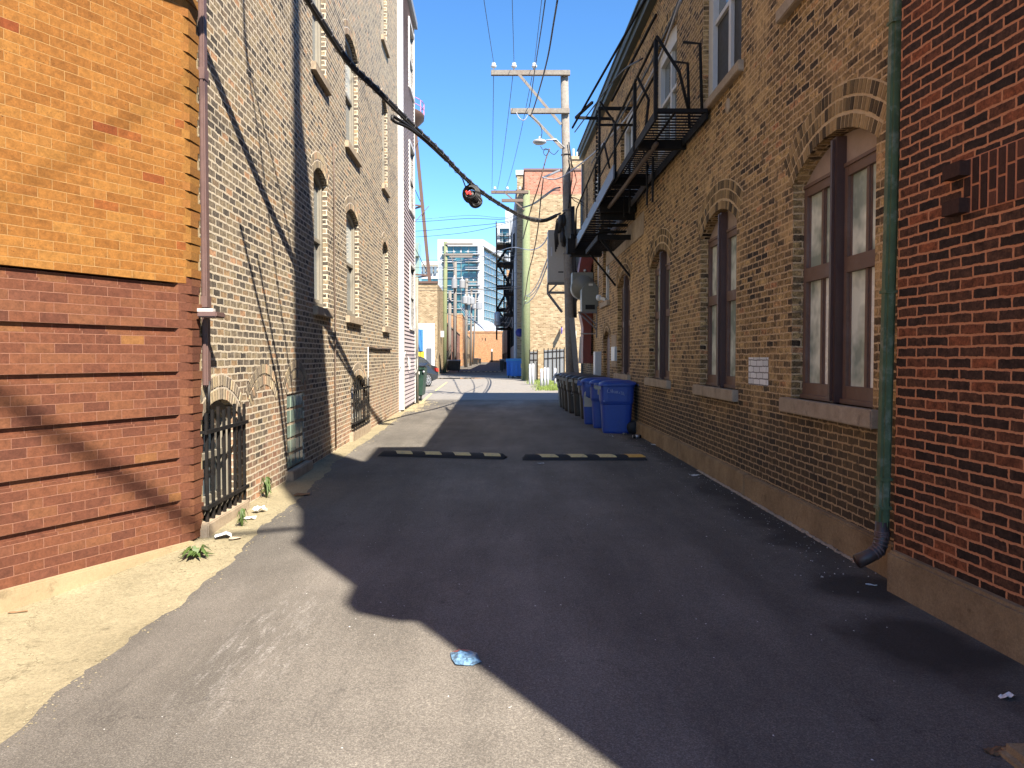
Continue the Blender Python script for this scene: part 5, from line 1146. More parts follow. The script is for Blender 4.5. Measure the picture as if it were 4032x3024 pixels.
# loose grit, chips and dead leaves : nobody could count it
mb = MB()
def grit(x, y, s_, z=.006):
    a = rnd.uniform(0, 3.1); c = Vector((x, y, gz(x, y) + z)); d = Vector((math.cos(a), math.sin(a), 0)) * s_; e = Vector((-d.y, d.x, 0)) * rnd.uniform(.4, .9)
    mb.add([c - d - e, c + d - e * .6, c + d * .7 + e, c - d * .8 + e, c + Vector((0, 0, s_ * rnd.uniform(.3, .8)))], [(0, 1, 4), (1, 2, 4), (2, 3, 4), (3, 0, 4)])
for i in range(900):
    y = 3 + 22 * rnd.random() ** 1.3; x = lerp_list(edge, y) + rnd.gauss(-.02, .07); grit(x, y, rnd.uniform(.003, .006 + .0006 * y))
for i in range(500):
    y = 6 + 16 * rnd.random(); grit(LG.P(y, 0).x + abs(rnd.gauss(.04, .12)), y, rnd.uniform(.004, .012))
for i in range(700):
    y = rnd.uniform(22.3, 27.5); grit(SP.P(y, 0).x + abs(rnd.gauss(.05, .25)), y, rnd.uniform(.01, .04))
tag(mb.build('gravel', M['apron'], recalc=False), 'loose grit and concrete crumbs along the ragged edge of the asphalt', 'gravel', None, 'stuff')
mb = MB()
for i in range(420):
    y = 5.5 + 12 * rnd.random() ** 1.4; x = RT.P(y, 0).x - .06 - abs(rnd.gauss(0, .35)); grit(x, y, rnd.uniform(.002, .007), .008)
for i in range(260): grit(rnd.uniform(-2, 2.4), rnd.uniform(2.2, 12), rnd.uniform(.002, .006), .007)
tag(mb.build('debris', M['clear_plastic'], recalc=False), 'tiny pale crumbs of litter scattered over the dark road', 'debris', None, 'stuff')
mb = MB(); y = 5.9
while y < 10.8:
    x = RT.P(y, 0).x - .065; w = rnd.uniform(.01, .05); grit(x - w * .3, y, .03, .004); y += .035
tag(mb.build('mortar_crumbs', M['limestone'], recalc=False), 'pale broken mortar line along the foot of the right foundation', 'debris', None, 'stuff')
mb = MB()
def tuft(x, y, n, h):
    for i in range(n):
        a = rnd.uniform(0, 6.28); d = Vector((math.cos(a), math.sin(a), 0)); c = Vector((x + rnd.gauss(0, .15), y + rnd.gauss(0, .15), 0)); s_ = Vector((-d.y, d.x, 0)) * .012; t_ = c + d * h * .4 + Vector((0, 0, h * rnd.uniform(.5, 1.2)))
        mb.add([c - s_, c + s_, t_], [(0, 1, 2)])
for i in range(170):
    y = rnd.uniform(36, 54); x = at(rnd.uniform(2085, 2185), 1500, y).x + (.4 if y < 45 else 0); tuft(x, y, 22, .16)
tag(mb.build('grass', M['grass'], recalc=False), 'sunny grass and weeds around the pale bollards on the right', 'grass', None, 'stuff')

# ================================================================ the open lots
def dumpster(label, x0, x1, y0, y1, h, mat, lid, low=0.0, name='dumpster', wheels=True, extra=None):
    t = thing(name, label, 'dumpster', ((x0 + x1) / 2, (y0 + y1) / 2, 0)); w = (x1 - x0); z0 = .18
    mb = MB(); tp = .06 * w
    mb.hexa([(x0 + tp, y0 + .05, z0), (x1 - tp, y0 + .05, z0), (x1 - tp, y1 - .05, z0), (x0 + tp, y1 - .05, z0), (x0, y0, h * .93), (x1, y0, h * .93), (x1, y1, h * .93), (x0, y1, h * .93)]); mb.build('body', M[mat], t, bevel=.02)
    mb = MB()
    for k in range(3): xx = x0 + w * (.2 + .3 * k); mb.hexa([(xx - .04, y0 + .02, z0 + .05), (xx + .04, y0 + .02, z0 + .05), (xx + .04, y0 + .06, z0 + .05), (xx - .04, y0 + .06, z0 + .05), (xx - .04, y0 - .035, h * .9), (xx + .04, y0 - .035, h * .9), (xx + .04, y0 + .02, h * .9), (xx - .04, y0 + .02, h * .9)])
    mb.box(x0 - .03, x1 + .03, y0 - .035, y0 - .002, h * .86, h * .92); mb.build('rib', M[mat], t)
    mb = MB(); mb.hexa([(x0 - .05, y0 - .06, h * .93 + .01), (x1 + .05, y0 - .06, h * .93 + .01), (x1 + .05, y1, h + .0), (x0 - .05, y1, h + .0), (x0 - .05, y0 - .06, h * .96 + .01), (x1 + .05, y0 - .06, h * .96 + .01), (x1 + .05, y1, h + .06), (x0 - .05, y1, h + .06)]); mb.build('lid', M[lid], t, bevel=.01)
    for sx in (x0 + .15, x1 - .15):
        mb = MB(); mb.cyl((sx - .03, y0 + .14, .09), (sx + .03, y0 + .14, .09), .09, 12); mb.box(sx - .05, sx + .05, y0 + .08, y0 + .2, .15, z0 + .02); mb.build('caster', M['tyre'], t)
    return t
dx = at(1671, 1500, 28).x
d1 = dumpster('dark green dumpster with a white sticker behind the corner of the clapboard building', dx - 1.5, dx, 28, 29.1, 1.32, 'dumpster_green', 'black_bin')
mb = MB(); a, b = at(1644, 1463, 27.96), at(1652, 1474, 27.96); mb.box(a.x, b.x, 27.945, 27.96, b.z, a.z); mb.build('sticker', M['paper'], d1)
mb = MB(); mb.lathe(at(1668, 1464, 27.95), [(.045, 0), (0, .01)], 10, Matrix.Rotation(R(90), 3, 'X')); mb.build('round_sticker', M['light_metal'], d1)
a = at(2009, 1450, 56.5); b = at(2062, 1450, 56.5)
d2 = dumpster('bright blue dumpster with a yellow sticker beside the green utility pole', a.x, b.x + .02, 56.5, 57.5, 1.42, 'dumpster_blue', 'lid_blue')
mb = MB(); q, r_ = at(2051, 1432, 56.4), at(2061, 1449, 56.4); mb.box(q.x, r_.x, 56.43, 56.46, r_.z, q.z); mb.build('yellow_sticker', M['yellow'], d2)
dumpster('second bright blue dumpster half hidden behind the one with the yellow sticker', at(1994, 1450, 58).x, at(2010, 1450, 58).x + .4, 58, 59, 1.40, 'dumpster_blue', 'lid_blue')
dumpster('black dumpster at the foot of the left green pole', at(1757, 1440, 79).x, at(1811, 1440, 79).x, 79, 80.3, 1.25, 'black_bin', 'black_bin')
dumpster('small dark dumpster far down the left side of the alley', at(1864, 1420, 150).x, at(1882, 1420, 150).x, 150, 151, 1.3, 'black_bin', 'black_bin')
dumpster('tiny dark dumpster beside it, farther right and farther away', at(1883, 1420, 165).x, at(1894, 1420, 165).x, 165, 166, 1.2, 'black_bin', 'black_bin')
for i, (x0, x1, y_, h_) in enumerate(((1968, 1984, 82, 1.3), (1984, 1993, 90, 1.1))):
    dumpster(('dark bin standing in the shade on the right far side of the alley', 'narrow dark bin in the shade behind the dark bin on the far right')[i], at(x0, 1430, y_).x, at(x1, 1430, y_).x, y_, y_ + .7, h_, 'black_bin', 'black_bin', name='rubbish_bin')

# parked car, only its tail shows past the dumpster
car = thing('parked_car', 'dark gray parked car with alloy wheels, its tail showing behind the green dumpster', 'car', (0, 0, 0))
fw = Vector((-.47, -.88, 0)).normalized(); sd = Vector((.88, -.47, 0)).normalized(); wc = ground_at(1687, 1522); wc = at(1687, 1500, 41); wc.z = 0
C_ = lambda u, s_, z_: wc + fw * u + sd * (s_ - .02) + Vector((0, 0, z_))       # u forward from rear axle, s_ outwards
sh = [(-.92, .42), (-.98, .62), (-.95, .95), (-.80, 1.08), (-.55, 1.16), (.1, 1.55), (.7, 1.66), (1.9, 1.62), (2.7, 1.12), (3.5, .98), (3.75, .72), (3.7, .35), (3.25, .28), (.45, .28), (.38, .45), (.2, .62), (0, .68), (-.2, .62), (-.38, .45), (-.42, .30)]
mb = MB(); mb.prism(sh, lambda p: C_(p[0], -1.78 + (.18 if p[1] > 1.1 else 0), p[1]), lambda p: C_(p[0], -.0 - (.18 if p[1] > 1.1 else 0), p[1])); mb.build('body', M['car_paint'], car)
mb = MB(); gs = [(-.35, 1.18), (.2, 1.50), (1.8, 1.55), (2.4, 1.16)]; mb.prism(gs, lambda p: C_(p[0], -.10, p[1]), lambda p: C_(p[0], -.07 - (.12 if p[1] > 1.3 else 0), p[1])); mb.build('side_glass', M['glass_sky'], car)
for u in (0, 2.75):
    mb = MB(); mb.cyl(C_(u, -.24, .36), C_(u, 0.0, .36), .36, 28); wh = mb.build('wheel', M['tyre'], car)
    mb = MB(); q = C_(u, .005, .36)
    for k in range(10):
        t_ = k * math.pi / 5; d = fw * math.cos(t_) + Vector((0, 0, math.sin(t_))); mb.beam(q + d * .05, q + d * .25, .04, .02, tuple(sd))
    mb.tube([q + (fw * math.cos(t_) + Vector((0, 0, math.sin(t_)))) * .255 for t_ in [k * math.pi / 14 for k in range(29)]], .014, 5); mb.build('rim', M['alloy'], wh)
mb = MB(); mb.prism([(-.99, .80), (-.97, .98), (-.72, 1.0), (-.80, .82)], lambda p: C_(p[0], -.25, p[1]), lambda p: C_(p[0], .012, p[1])); mb.build('taillight', M['tail_red'], car)

# bollards
spots = [(2087, 1433, 44), (2099, 1432, 44), (2132, 1452, 40), (2145, 1447, 41), (2157, 1448, 42), (2186, 1449, 44)]
def bollard(): mb = MB(); mb.lathe((0, 0, 0), [(.065, 0), (.065, .97), (.05, 1.0), (0, 1.01)], 12); return mb.build('bollard', M['bollard'])
BL = ('first pale bollard from the green pole', 'second pale bollard from the green pole', 'stained bollard leftmost of the cluster before the fence', 'second bollard of the cluster before the fence', 'third bollard of the cluster before the fence', 'rightmost bollard, just left of the farthest black bin')
for i, (x, y, Y) in enumerate(spots):
    if i == 0: pb = bollard(); o = pb
    else: o = pb.copy(); COL.objects.link(o)
    p = at(x, 1450, Y); o.location = (p.x, Y, 0); o.scale = (1, 1, at(x, y, Y).z / 1.01); tag(o, BL[i], 'bollard', 'pale bollards on the right edge of the lot')
# fences before the pale brick wall
def fence(label, x0, x1, ytop0, ytop1, Y, posts):
    a = at(x0, ytop0, Y); b = at(x1, ytop1, Y + .8); t = thing('metal_fence', label, 'fence', (a.x, Y, 0))
    mb = MB(); n = 10
    for i in range(n): p = a.lerp(b, (i + .04) / n); q = a.lerp(b, (i + .96) / n); mb.hexa([(p.x, p.y, .05), (q.x, q.y, .05), (q.x, q.y + .03, .05), (p.x, p.y + .03, .05), (p.x, p.y, p.z), (q.x, q.y, q.z), (q.x, q.y + .03, q.z), (p.x, p.y + .03, p.z)])
    mb.build('panel', M['fence'], t)
    mb = MB()
    for k in (.12, .55): mb.beam(a + Vector((0, -.03, -k)), b + Vector((0, -.03, -k)), .05)
    mb.build('rail', M['black_steel'], t)
    for k in posts: p = a.lerp(b, k); mb = MB(); mb.box(p.x - .03, p.x + .03, p.y - .07, p.y - .01, 0, p.z + .12); mb.build('post', M['black_steel'], t)
fence('narrow gray fence panel next to the green pole', 2086, 2116, 1384, 1384, 50, (0, .5, 1))
fence('wide gray metal fence with dark posts before the pale brick wall', 2142, 2222, 1379, 1374, 50, (0, .2, .42, .62, .78, 1))
# ================================================================ beyond the lots: buildings
def block(mb, x0, x1, y0, y1, z0, z1, cid=.5): mb.box(x0, x1, y0, y1, z0, z1, cid)
# pale brick building, right, facing the viewer
YB = 54.0; xa = at(2066, 700, YB).x; zt = at(2100, 672, YB).z; zr = at(2100, 765, YB).z
t = thing('pale_brick_building', 'tall pale tan brick building with a salmon brick parapet, facing the lot on the right', 'building', (xa + 5, YB, 0))
mb = MB(); block(mb, xa, xa + 16, YB, YB + 26, 0, zr); mb.build('wall', M['pale_brick'], t)
mb = MB(); block(mb, xa, xa + 16, YB, YB + 26, zr + .003, zt); mb.build('parapet', M['salmon_brick'], t)
mb = MB(); block(mb, xa - .08, xa + 16, YB - .08, YB + 26, zt + .003, zt + .14); mb.build('coping', M['brown_pipe'], t)
mb = MB(); x0 = at(2234, 640, 60).x; z0 = at(2250, 628, 60).z; block(mb, x0, x0 + 6, 60, 66, zt, z0); pn = mb.build('penthouse', M['pale_brick'], t)
mb = MB(); block(mb, x0 - .1, x0 + 6.1, 59.9, 66.1, z0 + .003, z0 + .25); mb.build('penthouse_coping', M['limestone'], pn)
mb = MB(); p = at(2258, 625, 60.5)
for k in range(3): mb.cyl((p.x - .3 + .3 * k, 60.5, z0), (p.x - .3 + .3 * k, 60.5, z0 + .7 + .25 * (k % 2)), .09, 8)
mb.build('flue', M['light_metal'], pn)
sg = thing('wall_sign', 'blue and white parking sign on the pale brick wall right of the nearest pole', 'sign', at(2262, 1322, YB - .1))
a, b = at(2236, 1303, YB - .1), at(2269, 1345, YB - .1); mb = MB(); mb.box(a.x, b.x, YB - .12, YB - .07, b.z, a.z); mb.build('board', M['white_wall'], sg)
mb = MB(); c_ = at(0, 1325, YB).z; mb.box(a.x + .02, b.x - .09, YB - .135, YB - .121, c_, a.z - .05); mb.build('blue_panel', M['sign_blue'], sg)
mb = MB()
for z_ in (1329, 1336): zz = at(0, z_, YB).z; mb.box(a.x + .1, b.x - .12, YB - .135, YB - .121, zz - .04, zz + .04)
mb.build('text_bar', M['sign_blue'], sg)
bs = thing('blade_sign', 'small purple blade sign sticking out of the pale brick wall', 'sign', at(2212, 1302, YB - .4))
a, b = at(2208, 1290, YB), at(2214, 1315, YB)
mb = MB(); mb.prism([(YB - .1, b.z + .1), (YB - .25, b.z), (YB - .85, b.z), (YB - .95, a.z - .2), (YB - .8, a.z), (YB - .2, a.z), (YB - .1, a.z - .15)], lambda p: Vector((a.x, p[0], p[1])), lambda p: Vector((a.x + .05, p[0], p[1]))); mb.build('board', M['purple'], bs)
mb = MB(); mb.box(a.x - .0, a.x + .045, YB - .98, YB - .1, a.z + .01, a.z + .05); mb.build('arm', M['black_steel'], bs)
gl_ = thing('gooseneck_pipe', 'white plastic pipe at the left edge of the pale brick wall behind the green pole', 'pipe', (xa, YB, 0))
mb = MB(); mb.cyl((at(2081, 1200, YB - .15).x, YB - .15, 0), (at(2081, 1200, YB - .15).x, YB - .15, at(0, 1050, YB).z), .06, 8); mb.build('pipe', M['white_frame'], gl_)
# gray stuccoed building behind it along the alley
KX = lambda Y: .30 - .0170 * (Y - 60); Z2 = at(2030, 746, 60).z
t = thing('stuccoed_building', 'gray stuccoed building with a pale brick front strip beside the green pole', 'building', (1, 62, 0))
mb = MB(); mb.add([(KX(60), 60, 0), (4, 60, 0), (4, 88, 0), (KX(88), 88, 0), (KX(60), 60, Z2), (4, 60, Z2), (4, 88, Z2), (KX(88), 88, Z2)], [(2, 3, 7, 6), (3, 0, 4, 7), (4, 5, 6, 7), (0, 1, 5, 4)]); mb.build('wall', M['stucco'], t)
mb = MB(); z3 = at(2045, 690, 59.9).z; block(mb, at(2036, 700, 59.8).x, 2.4, 59.8, 60.6, 0, z3); mb.build('front_wall', M['pale_brick'], t)
mb = MB(); block(mb, at(2036, 700, 59.8).x - .1, 2.5, 59.7, 60.7, z3, z3 + .35); mb.build('coping', M['white_frame'], t)
mb = MB()
for k in range(9): y = 62 + 2.9 * k; mb.box(KX(y) - .05, KX(y) + .05, y, y + .9, 2.6, 4.4); mb.box(KX(y) - .05, KX(y) + .05, y, y + .9, 6.2, 8.2); mb.box(KX(y) - .05, KX(y) + .05, y, y + .9, 10, 12)
mb.build('window', M['dark'], t)
mb = MB(); mb.box(KX(61) - .12, KX(61) - .02, 61, 61.2, 0, 9); mb.build('drain_pipe', M['light_metal'], t)
def side_block(name, label, xs0, xs1, y0, y1, h, mat, side, h2=None, wins=True, front=True, cap='limestone'):
    # xs0/xs1: alley-side wall X at y0 / y1
    t = thing(name, label, 'building', (xs0, y0, 0)); D = 9 * side; h2 = h2 or h
    mb = MB(); mb.add([(xs0, y0, 0), (xs0 + D, y0, 0), (xs1 + D, y1, 0), (xs1, y1, 0), (xs0, y0, h), (xs0 + D, y0, h), (xs1 + D, y1, h2), (xs1, y1, h2)], [(0, 1, 5, 4), (3, 0, 4, 7), (4, 5, 6, 7), (1, 2, 6, 5), (2, 3, 7, 6)], .5); mb.build('wall', M[mat], t)
    mb = MB(); e = -.08 * side; mb.hexa([(xs0 + e, y0 - .08, h + .003), (xs0 + D, y0 - .08, h + .003), (xs1 + D, y1, h2 + .003), (xs1 + e, y1, h2 + .003), (xs0 + e, y0 - .08, h + .2), (xs0 + D, y0 - .08, h + .2), (xs1 + D, y1, h2 + .2), (xs1 + e, y1, h2 + .2)]); mb.build('coping', M[cap], t)
    if wins:
        n = max(2, int((y1 - y0) / 6))
        for k in range(n):
            y = y0 + (y1 - y0) * (k + .35) / n; x = xs0 + (xs1 - xs0) * (y - y0) / (y1 - y0)
            z_ = .1 if k % 2 else 1.2; mb = MB(); mb.box(x - .05, x + .05, y, y + 1.1, z_, 2.3); mb.build('door' if k % 2 else 'window', M['dark'], t)
    return t
side_block('dark_brick_building', 'dark brick building in the shade on the right side of the far alley', KX(88) + .1, KX(150) - .1, 88.1, 150, 10.2, 'dark_brick', 1)
side_block('brick_building', 'low dark brick building at the far right end of the alley', KX(150) - .2, KX(222) - .4, 150.1, 222, 7.5, 'dark_brick', 1)
for (x0, x1, y0, z0, lab) in ((2008, 2029, 86, 500, 'tall dark chimney rising on the right side of the far alley'), (1996, 2004, 104, 510, 'slender chimney with an orange brick top far down the right side')):
    a = at(x0, 900 + z0 / 2.764, y0); b = at(x1, 0, y0); t = thing('chimney', lab, 'chimney', (a.x, y0, 0)); mb = MB(); mb.box(a.x, b.x, y0, y0 + .8, 0, a.z); mb.build('stack', M['dark_brick'], t)
    mb = MB(); mb.box(a.x - .03, b.x + .03, y0 - .03, y0 + .83, a.z, a.z + .7); mb.build('stack_top', M['end_brick' if x0 < 2000 else 'dark_brick'], t)
# end of the alley
YE = 228
t = thing('end_building', 'sunlit orange brick building closing the far end of the alley', 'building', (at(1920, 1400, YE).x, YE, 0))
a, b = at(1872, 1310, YE), at(1966, 1310, YE); mb = MB(); block(mb, a.x - 6, b.x + 12, YE, YE + 14, 0, a.z); mb.build('wall', M['end_brick'], t)
for (x0, x1, y0, y1, m) in ((1934, 1940, 1385, 1425, 'dark'), (1934, 1940, 1374, 1384, 'white_frame'), (1898, 1900, 1330, 1340, 'dark'), (1910, 1913, 1330, 1342, 'dark')):
    p, q = at(x0, y0, YE), at(x1, y1, YE); mb = MB(); mb.box(p.x, q.x, YE - .1, YE + .1, max(0, q.z), p.z); mb.build('door' if y0 == 1385 else 'window', M[m], t)
mb = MB(); block(mb, a.x - 6, b.x + 12, YE - .2, YE + 14, a.z + .01, a.z + .5); mb.build('cornice', M['end_brick'], t)
t = thing('barrel_roofed_hall', 'pale blue metal barrel roof behind the orange end building', 'building', (at(1900, 1290, 250).x, 250, 0))
mb = MB(); cx = at(1900, 1290, 250); x0, x1 = at(1835, 1300, 250).x, at(1985, 1300, 250).x; z_ = at(0, 1322, 250).z; hz = at(0, 1262, 250).z
pts = [(x0, 0)] + [(x0 + (x1 - x0) * k / 16, z_ + (hz - z_) * math.sin(math.pi * k / 16) ** .8) for k in range(17)] + [(x1, 0)]
mb.prism(pts, lambda p: Vector((p[0], 250, p[1])), lambda p: Vector((p[0], 275, p[1]))); mb.build('roof', M['arch_roof'], t)
# left: tan brick building with the white painted ground floor
YL = 70; xr = at(1722, 1200, YL).x; zl = at(1640, 1116, YL).z
t = thing('painted_brick_building', 'tan brick building with a white painted ground floor behind the parked car', 'building', (xr - 4, YL, 0))
x2 = at(1752, 1200, 78).x
mb = MB(); mb.add([(xr - 16, YL, 0), (xr, YL, 0), (x2, 79, 0), (xr - 16, 79, 0), (xr - 16, YL, zl), (xr, YL, zl), (x2, 79, zl - .3), (xr - 16, 79, zl - .3)], [(0, 1, 5, 4), (1, 2, 6, 5), (2, 3, 7, 6), (3, 0, 4, 7), (4, 5, 6, 7)], .5); mb.build('wall', M['pale_brick'], t)
mb = MB(); zw = at(0, 1273, YL).z; mb.box(xr - 16, xr - .25, YL - .05, YL - .003, 0, zw); mb.build('painted_wall', M['white_wall'], t)
mb = MB(); mb.box(xr - 16, xr + .05, YL - .12, YL + .3, zl + .003, zl + .2); mb.build('coping', M['rust_leg'], t)
for (x0, x1, y0, y1, m, nm) in ((1644, 1666, 1297, 1386, 'blue_paint', 'blue_door'), (1648, 1671, 1383, 1440, 'yellow', 'yellow_panel'), (1679, 1700, 1371, 1470, 'gray_door', 'gray_door')):
    p, q = at(x0, y0, YL), at(x1, y1, YL); mb = MB(); mb.box(p.x, q.x, YL - .10, YL - .052, max(.03, q.z), p.z); mb.build(nm, M[m], t)
ml = at(1738, 1315, 73); mb = MB(); mb.box(ml.x - .1, ml.x + .25, 73, 73.3, ml.z - .3, ml.z + .3); tag(mb.build('meter_box', M['light_metal']), 'pale meter box on the alley corner of the tan and white building', 'meter box')
# left side of the far alley
LX = lambda Y: -6.95 - .0345 * (Y - 80)
side_block('pink_brick_building', 'low pinkish brown building along the left side of the far alley', LX(82) - .4, LX(135) - .3, 82, 135, 5.4, 'pink_brick', -1)
side_block('brick_building', 'tan brick building with tall piers far down the left side of the alley', LX(135) + .15, LX(170), 135.1, 170, 9.0, 'end_brick', -1)
side_block('brick_building', 'low brown brick building at the far left end of the alley', LX(170) - .1, LX(226), 170.1, 226, 6.5, 'pale_brick', -1)
# glass towers
def tower(label, xl, xc, xrr, ytop_l, ytop_c, ytop_r, Y, D, fl, groundz=0, seg=3):
    c = at(xc, ytop_c, Y); l = at(xl, ytop_l, Y); H = c.z; t = thing('glass_tower', label, 'building', (c.x, Y, 0)); rgt = at(xrr, ytop_r, Y + D)
    l = Vector((l.x, Y, 0)); c0 = Vector((c.x, Y, 0)); r0 = Vector((rgt.x, Y + D, 0)); bk = l + (r0 - c0); U = Vector((0, 0, 1))
    ins = (c0 - l).normalized() * .0
    mb = MB(); a = [l + Vector((.6, .8, 0)), c0 + Vector((-.8, .8, 0)), r0 + Vector((-.8, .2, 0)), bk + Vector((.6, 0, 0))]
    mb.hexa([*a, *[p + U * (H - 2) for p in a]], .5); mb.build('glass_wall', M['teal'], t)
    for (p, q, nm) in ((l, c0, 'front'), (c0, r0, 'side')):
        d = (q - p).normalized(); n = Vector((d.y, -d.x, 0)); L = (q - p).length
        mb = MB(); mb.beam(p + U * (H - 1.4) + d * 0, q + U * (H - 1.4), 1.2, 2.8)
        for e in ((p + d * .9), (q - d * (.9 if nm == 'front' else .3))): mb.beam(e, e + U * (H - .02), 1.9 if nm == 'front' else .8, 1.3, (0, 1, 0))
        mb.build('white_frame', M['tower_white'], t)
        mb = MB(); z_ = H - 3 - fl
        while z_ > 2: mb.beam(p + U * z_ + n * (-.3), q + U * z_ + n * (-.55), .4, .18); z_ -= fl
        mb.build('floor_slab', M['tower_white'], t)
        mb = MB(); k = 1; st_ = 3.2
        while k * st_ < L: mb.beam(p + d * k * st_ - n * .55, p + d * k * st_ - n * .55 + U * (H - 3), .12, .3, (0, 1, 0)); k += 1
        mb.build('mullion', M['taupe_frame'], t)
    mb = MB(); z_ = H - 3 - fl; g_ = random.Random(4); d = (c0 - l).normalized(); L = (c0 - l).length
    while z_ > 4:
        for (u0, u1) in ((.10, .42), (.62, .95)):
            if g_.random() < .55: p = l + d * L * u0 + U * z_; q = l + d * L * u1 + U * z_; mb.beam(p + Vector((0, -1.3, 0)), q + Vector((0, -1.3, 0)), 2.2, .25); mb.beam(p + Vector((0, -2.3, .9)), q + Vector((0, -2.3, .9)), .06, .12)
        z_ -= fl
    mb.build('balcony', M['light_metal'], t); return t
tower('teal glass apartment tower with white frame and balconies beyond the alley end', 1724, 1899, 2012, 953, 943, 985, 320, 60, 3.2)
tower('taller white framed glass tower partly hidden behind the stuccoed building', 1954, 2018, 2070, 880, 880, 890, 420, 50, 3.6)
mb = MB(); p, q = at(1990, 835, 430), at(2040, 880, 430); mb.box(p.x, q.x, 425, 440, 60, p.z); tag(mb.build('white_tower_top', M['tower_white']), 'plain white roof block on top of the taller far tower', 'building')
t = thing('apartment_block', 'pale apartment block left of the teal tower, beyond the tan brick building', 'building', (at(1680, 1100, 260).x, 260, 0))
p, q = at(1560, 1028, 260), at(1727, 1100, 260); mb = MB(); mb.box(p.x, q.x, 260, 275, 0, p.z); mb.build('wall', M['tower_white'], t)
for (y0, y1, m, nm) in ((1062, 1070, 'taupe_frame', 'band'), (1098, 1112, 'teal', 'window_row'), (1042, 1052, 'taupe_frame', 'band')):
    a, b = at(1560, y0, 260), at(1725, y1, 260); mb = MB(); mb.box(a.x, b.x, 259.6, 259.95, b.z, a.z); mb.build(nm, M[m], t)
for k in range(5): a, b = at(1650 + 15 * k, 1050, 260), at(1660 + 15 * k, 1078, 260); mb = MB(); mb.box(a.x, b.x, 259.3, 259.6, b.z, a.z); mb.build('window', M['glass'], t)
mb = MB(); a, b = at(1600, 965, 110), at(1648, 1008, 110)
for (y0, y1) in ((965, 1008), (1070, 1098)): a, b = at(1600, y0, 110), at(1648, y1, 110); mb.box(a.x, b.x, 110, 111, b.z, a.z)
mb.box(at(1600, 0, 110).x, at(1643, 0, 110).x, 111.2, 114, 0, at(0, 950, 110).z); tag(mb.build('green_glass_balconies', M['glass_block']), 'green glass balconies peeping out beyond the clapboard building', 'balcony')
# water tower
wt = thing('water_tower', 'pale blue water tower with pink railing, mostly hidden by the clapboard building', 'water tower', (-14.7, 90, 0)); cx, cy = -14.7, 90.0
zp = at(1660, 455, 90).z; zt_ = at(1630, 110, 90).z
mb = MB(); mb.lathe((cx, cy, 0), [(3.25, zp + .5), (3.25, zt_ - .5), (3.4, zt_ - .4), (2.6, zt_ + .7), (.3, zt_ + 1.9)], 32); mb.build('tank', M['tank_blue'], wt)
mb = MB(); mb.lathe((cx, cy, 0), [(3.2, zp - 1.6), (4.5, zp - .35), (4.55, zp - .05), (4.55, zp)], 24); mb.build('platform', M['rust_leg'], wt)
mb = MB()
for z_ in (.6, 1.3): mb.tube([(cx + 4.5 * math.cos(k * math.pi / 16), cy + 4.5 * math.sin(k * math.pi / 16), zp + z_) for k in range(33)], .045, 5)
for k in range(20): a = k * math.pi / 10; mb.beam((cx + 4.5 * math.cos(a), cy + 4.5 * math.sin(a), zp), (cx + 4.5 * math.cos(a), cy + 4.5 * math.sin(a), zp + 1.3), .07)
mb.build('railing', M['pink_paint'], wt)
for k in range(4):
    a = R(k * 90 - 8); f = lambda z_: Vector((cx + (3.4 + (zp - z_) * .095) * math.cos(a), cy + (3.4 + (zp - z_) * .095) * math.sin(a), z_)); mb = MB(); mb.beam(f(0), f(zp), .36); mb.build('leg', M['rust_leg'], wt)
mb = MB()
for z_ in (11, 19):
    for k in range(4):
        a = R(k * 90 - 8); b = R(k * 90 + 82); r_ = 3.4 + (zp - z_) * .095; p = Vector((cx + r_ * math.cos(a), cy + r_ * math.sin(a), z_)); q = Vector((cx + r_ * math.cos(b), cy + r_ * math.sin(b), z_)); mb.beam(p, q, .16); mb.tube([p, (p + q) / 2 + Vector((0, 0, 4)), q + Vector((0, 0, 8))], .04, 5)
mb.build('bracing', M['rust_leg'], wt)

# ================================================================ far utility poles and wires
def far_pole(label, xt, yt, xb, Y, r, mat, arms=(), tf=(), nm='utility_pole'):
    tp = at(xt, yt, Y); bt = at(xb, 1450, Y); bt.z = 0; t = thing(nm, label, 'utility pole', bt, 0, 'utility poles down the alley')
    mb = MB(); mb.tube([bt, bt.lerp(tp, .5), tp], r, 12, True, [r * 1.1, r, r * .85]); mb.build('pole', M[mat], t)
    for (x0, x1, y, n) in arms:
        z_ = at(0, y, Y).z; a, b = at(x0, y, Y).x, at(x1, y, Y).x; c = Vector(((a + b) / 2, Y, z_)); xs_ = [a + (b - a) * (k + .3) / n for k in range(n)] if n else []
        crossarm(t, Vector((tp.x, Y, z_)), a, b, z_, M['rust_pipe' if r > .25 else 'far_pole'], .16, xs_, [((a * .6 + tp.x * .4), z_ - 1.2)] if n else [])
    for (x, y0, y1, w) in tf:
        a, b = at(x, y0, Y - .5), at(x, y1, Y - .5); mb = MB(); mb.lathe((a.x, Y - .5, 0), [(w * .9, b.z), (w, b.z + .05), (w, a.z - .1), (w * .8, a.z), (w * .2, a.z + .12)], 14); tr = mb.build('transformer', M['transformer_gray'], t, smooth=False)
        mb = MB(); mb.cyl((a.x, Y - .5, a.z), (a.x, Y - .5, a.z + .35), .06, 6); mb.build('bushing', M['porcelain'], tr)
    return t
far_pole('green treated pole standing right of the bright blue dumpster, with rusty crossarms', 2073, 751, 2070, 52.5, .28, 'green_pole', ((1934, 2081, 759, 3), (1975, 2060, 792, 0)))
far_pole('left green pole in front of the black dumpster, with crossarms over the alley', 1755, 952, 1749, 76, .22, 'green_pole', ((1752, 1862, 1003, 4), (1756, 1862, 962, 0)))
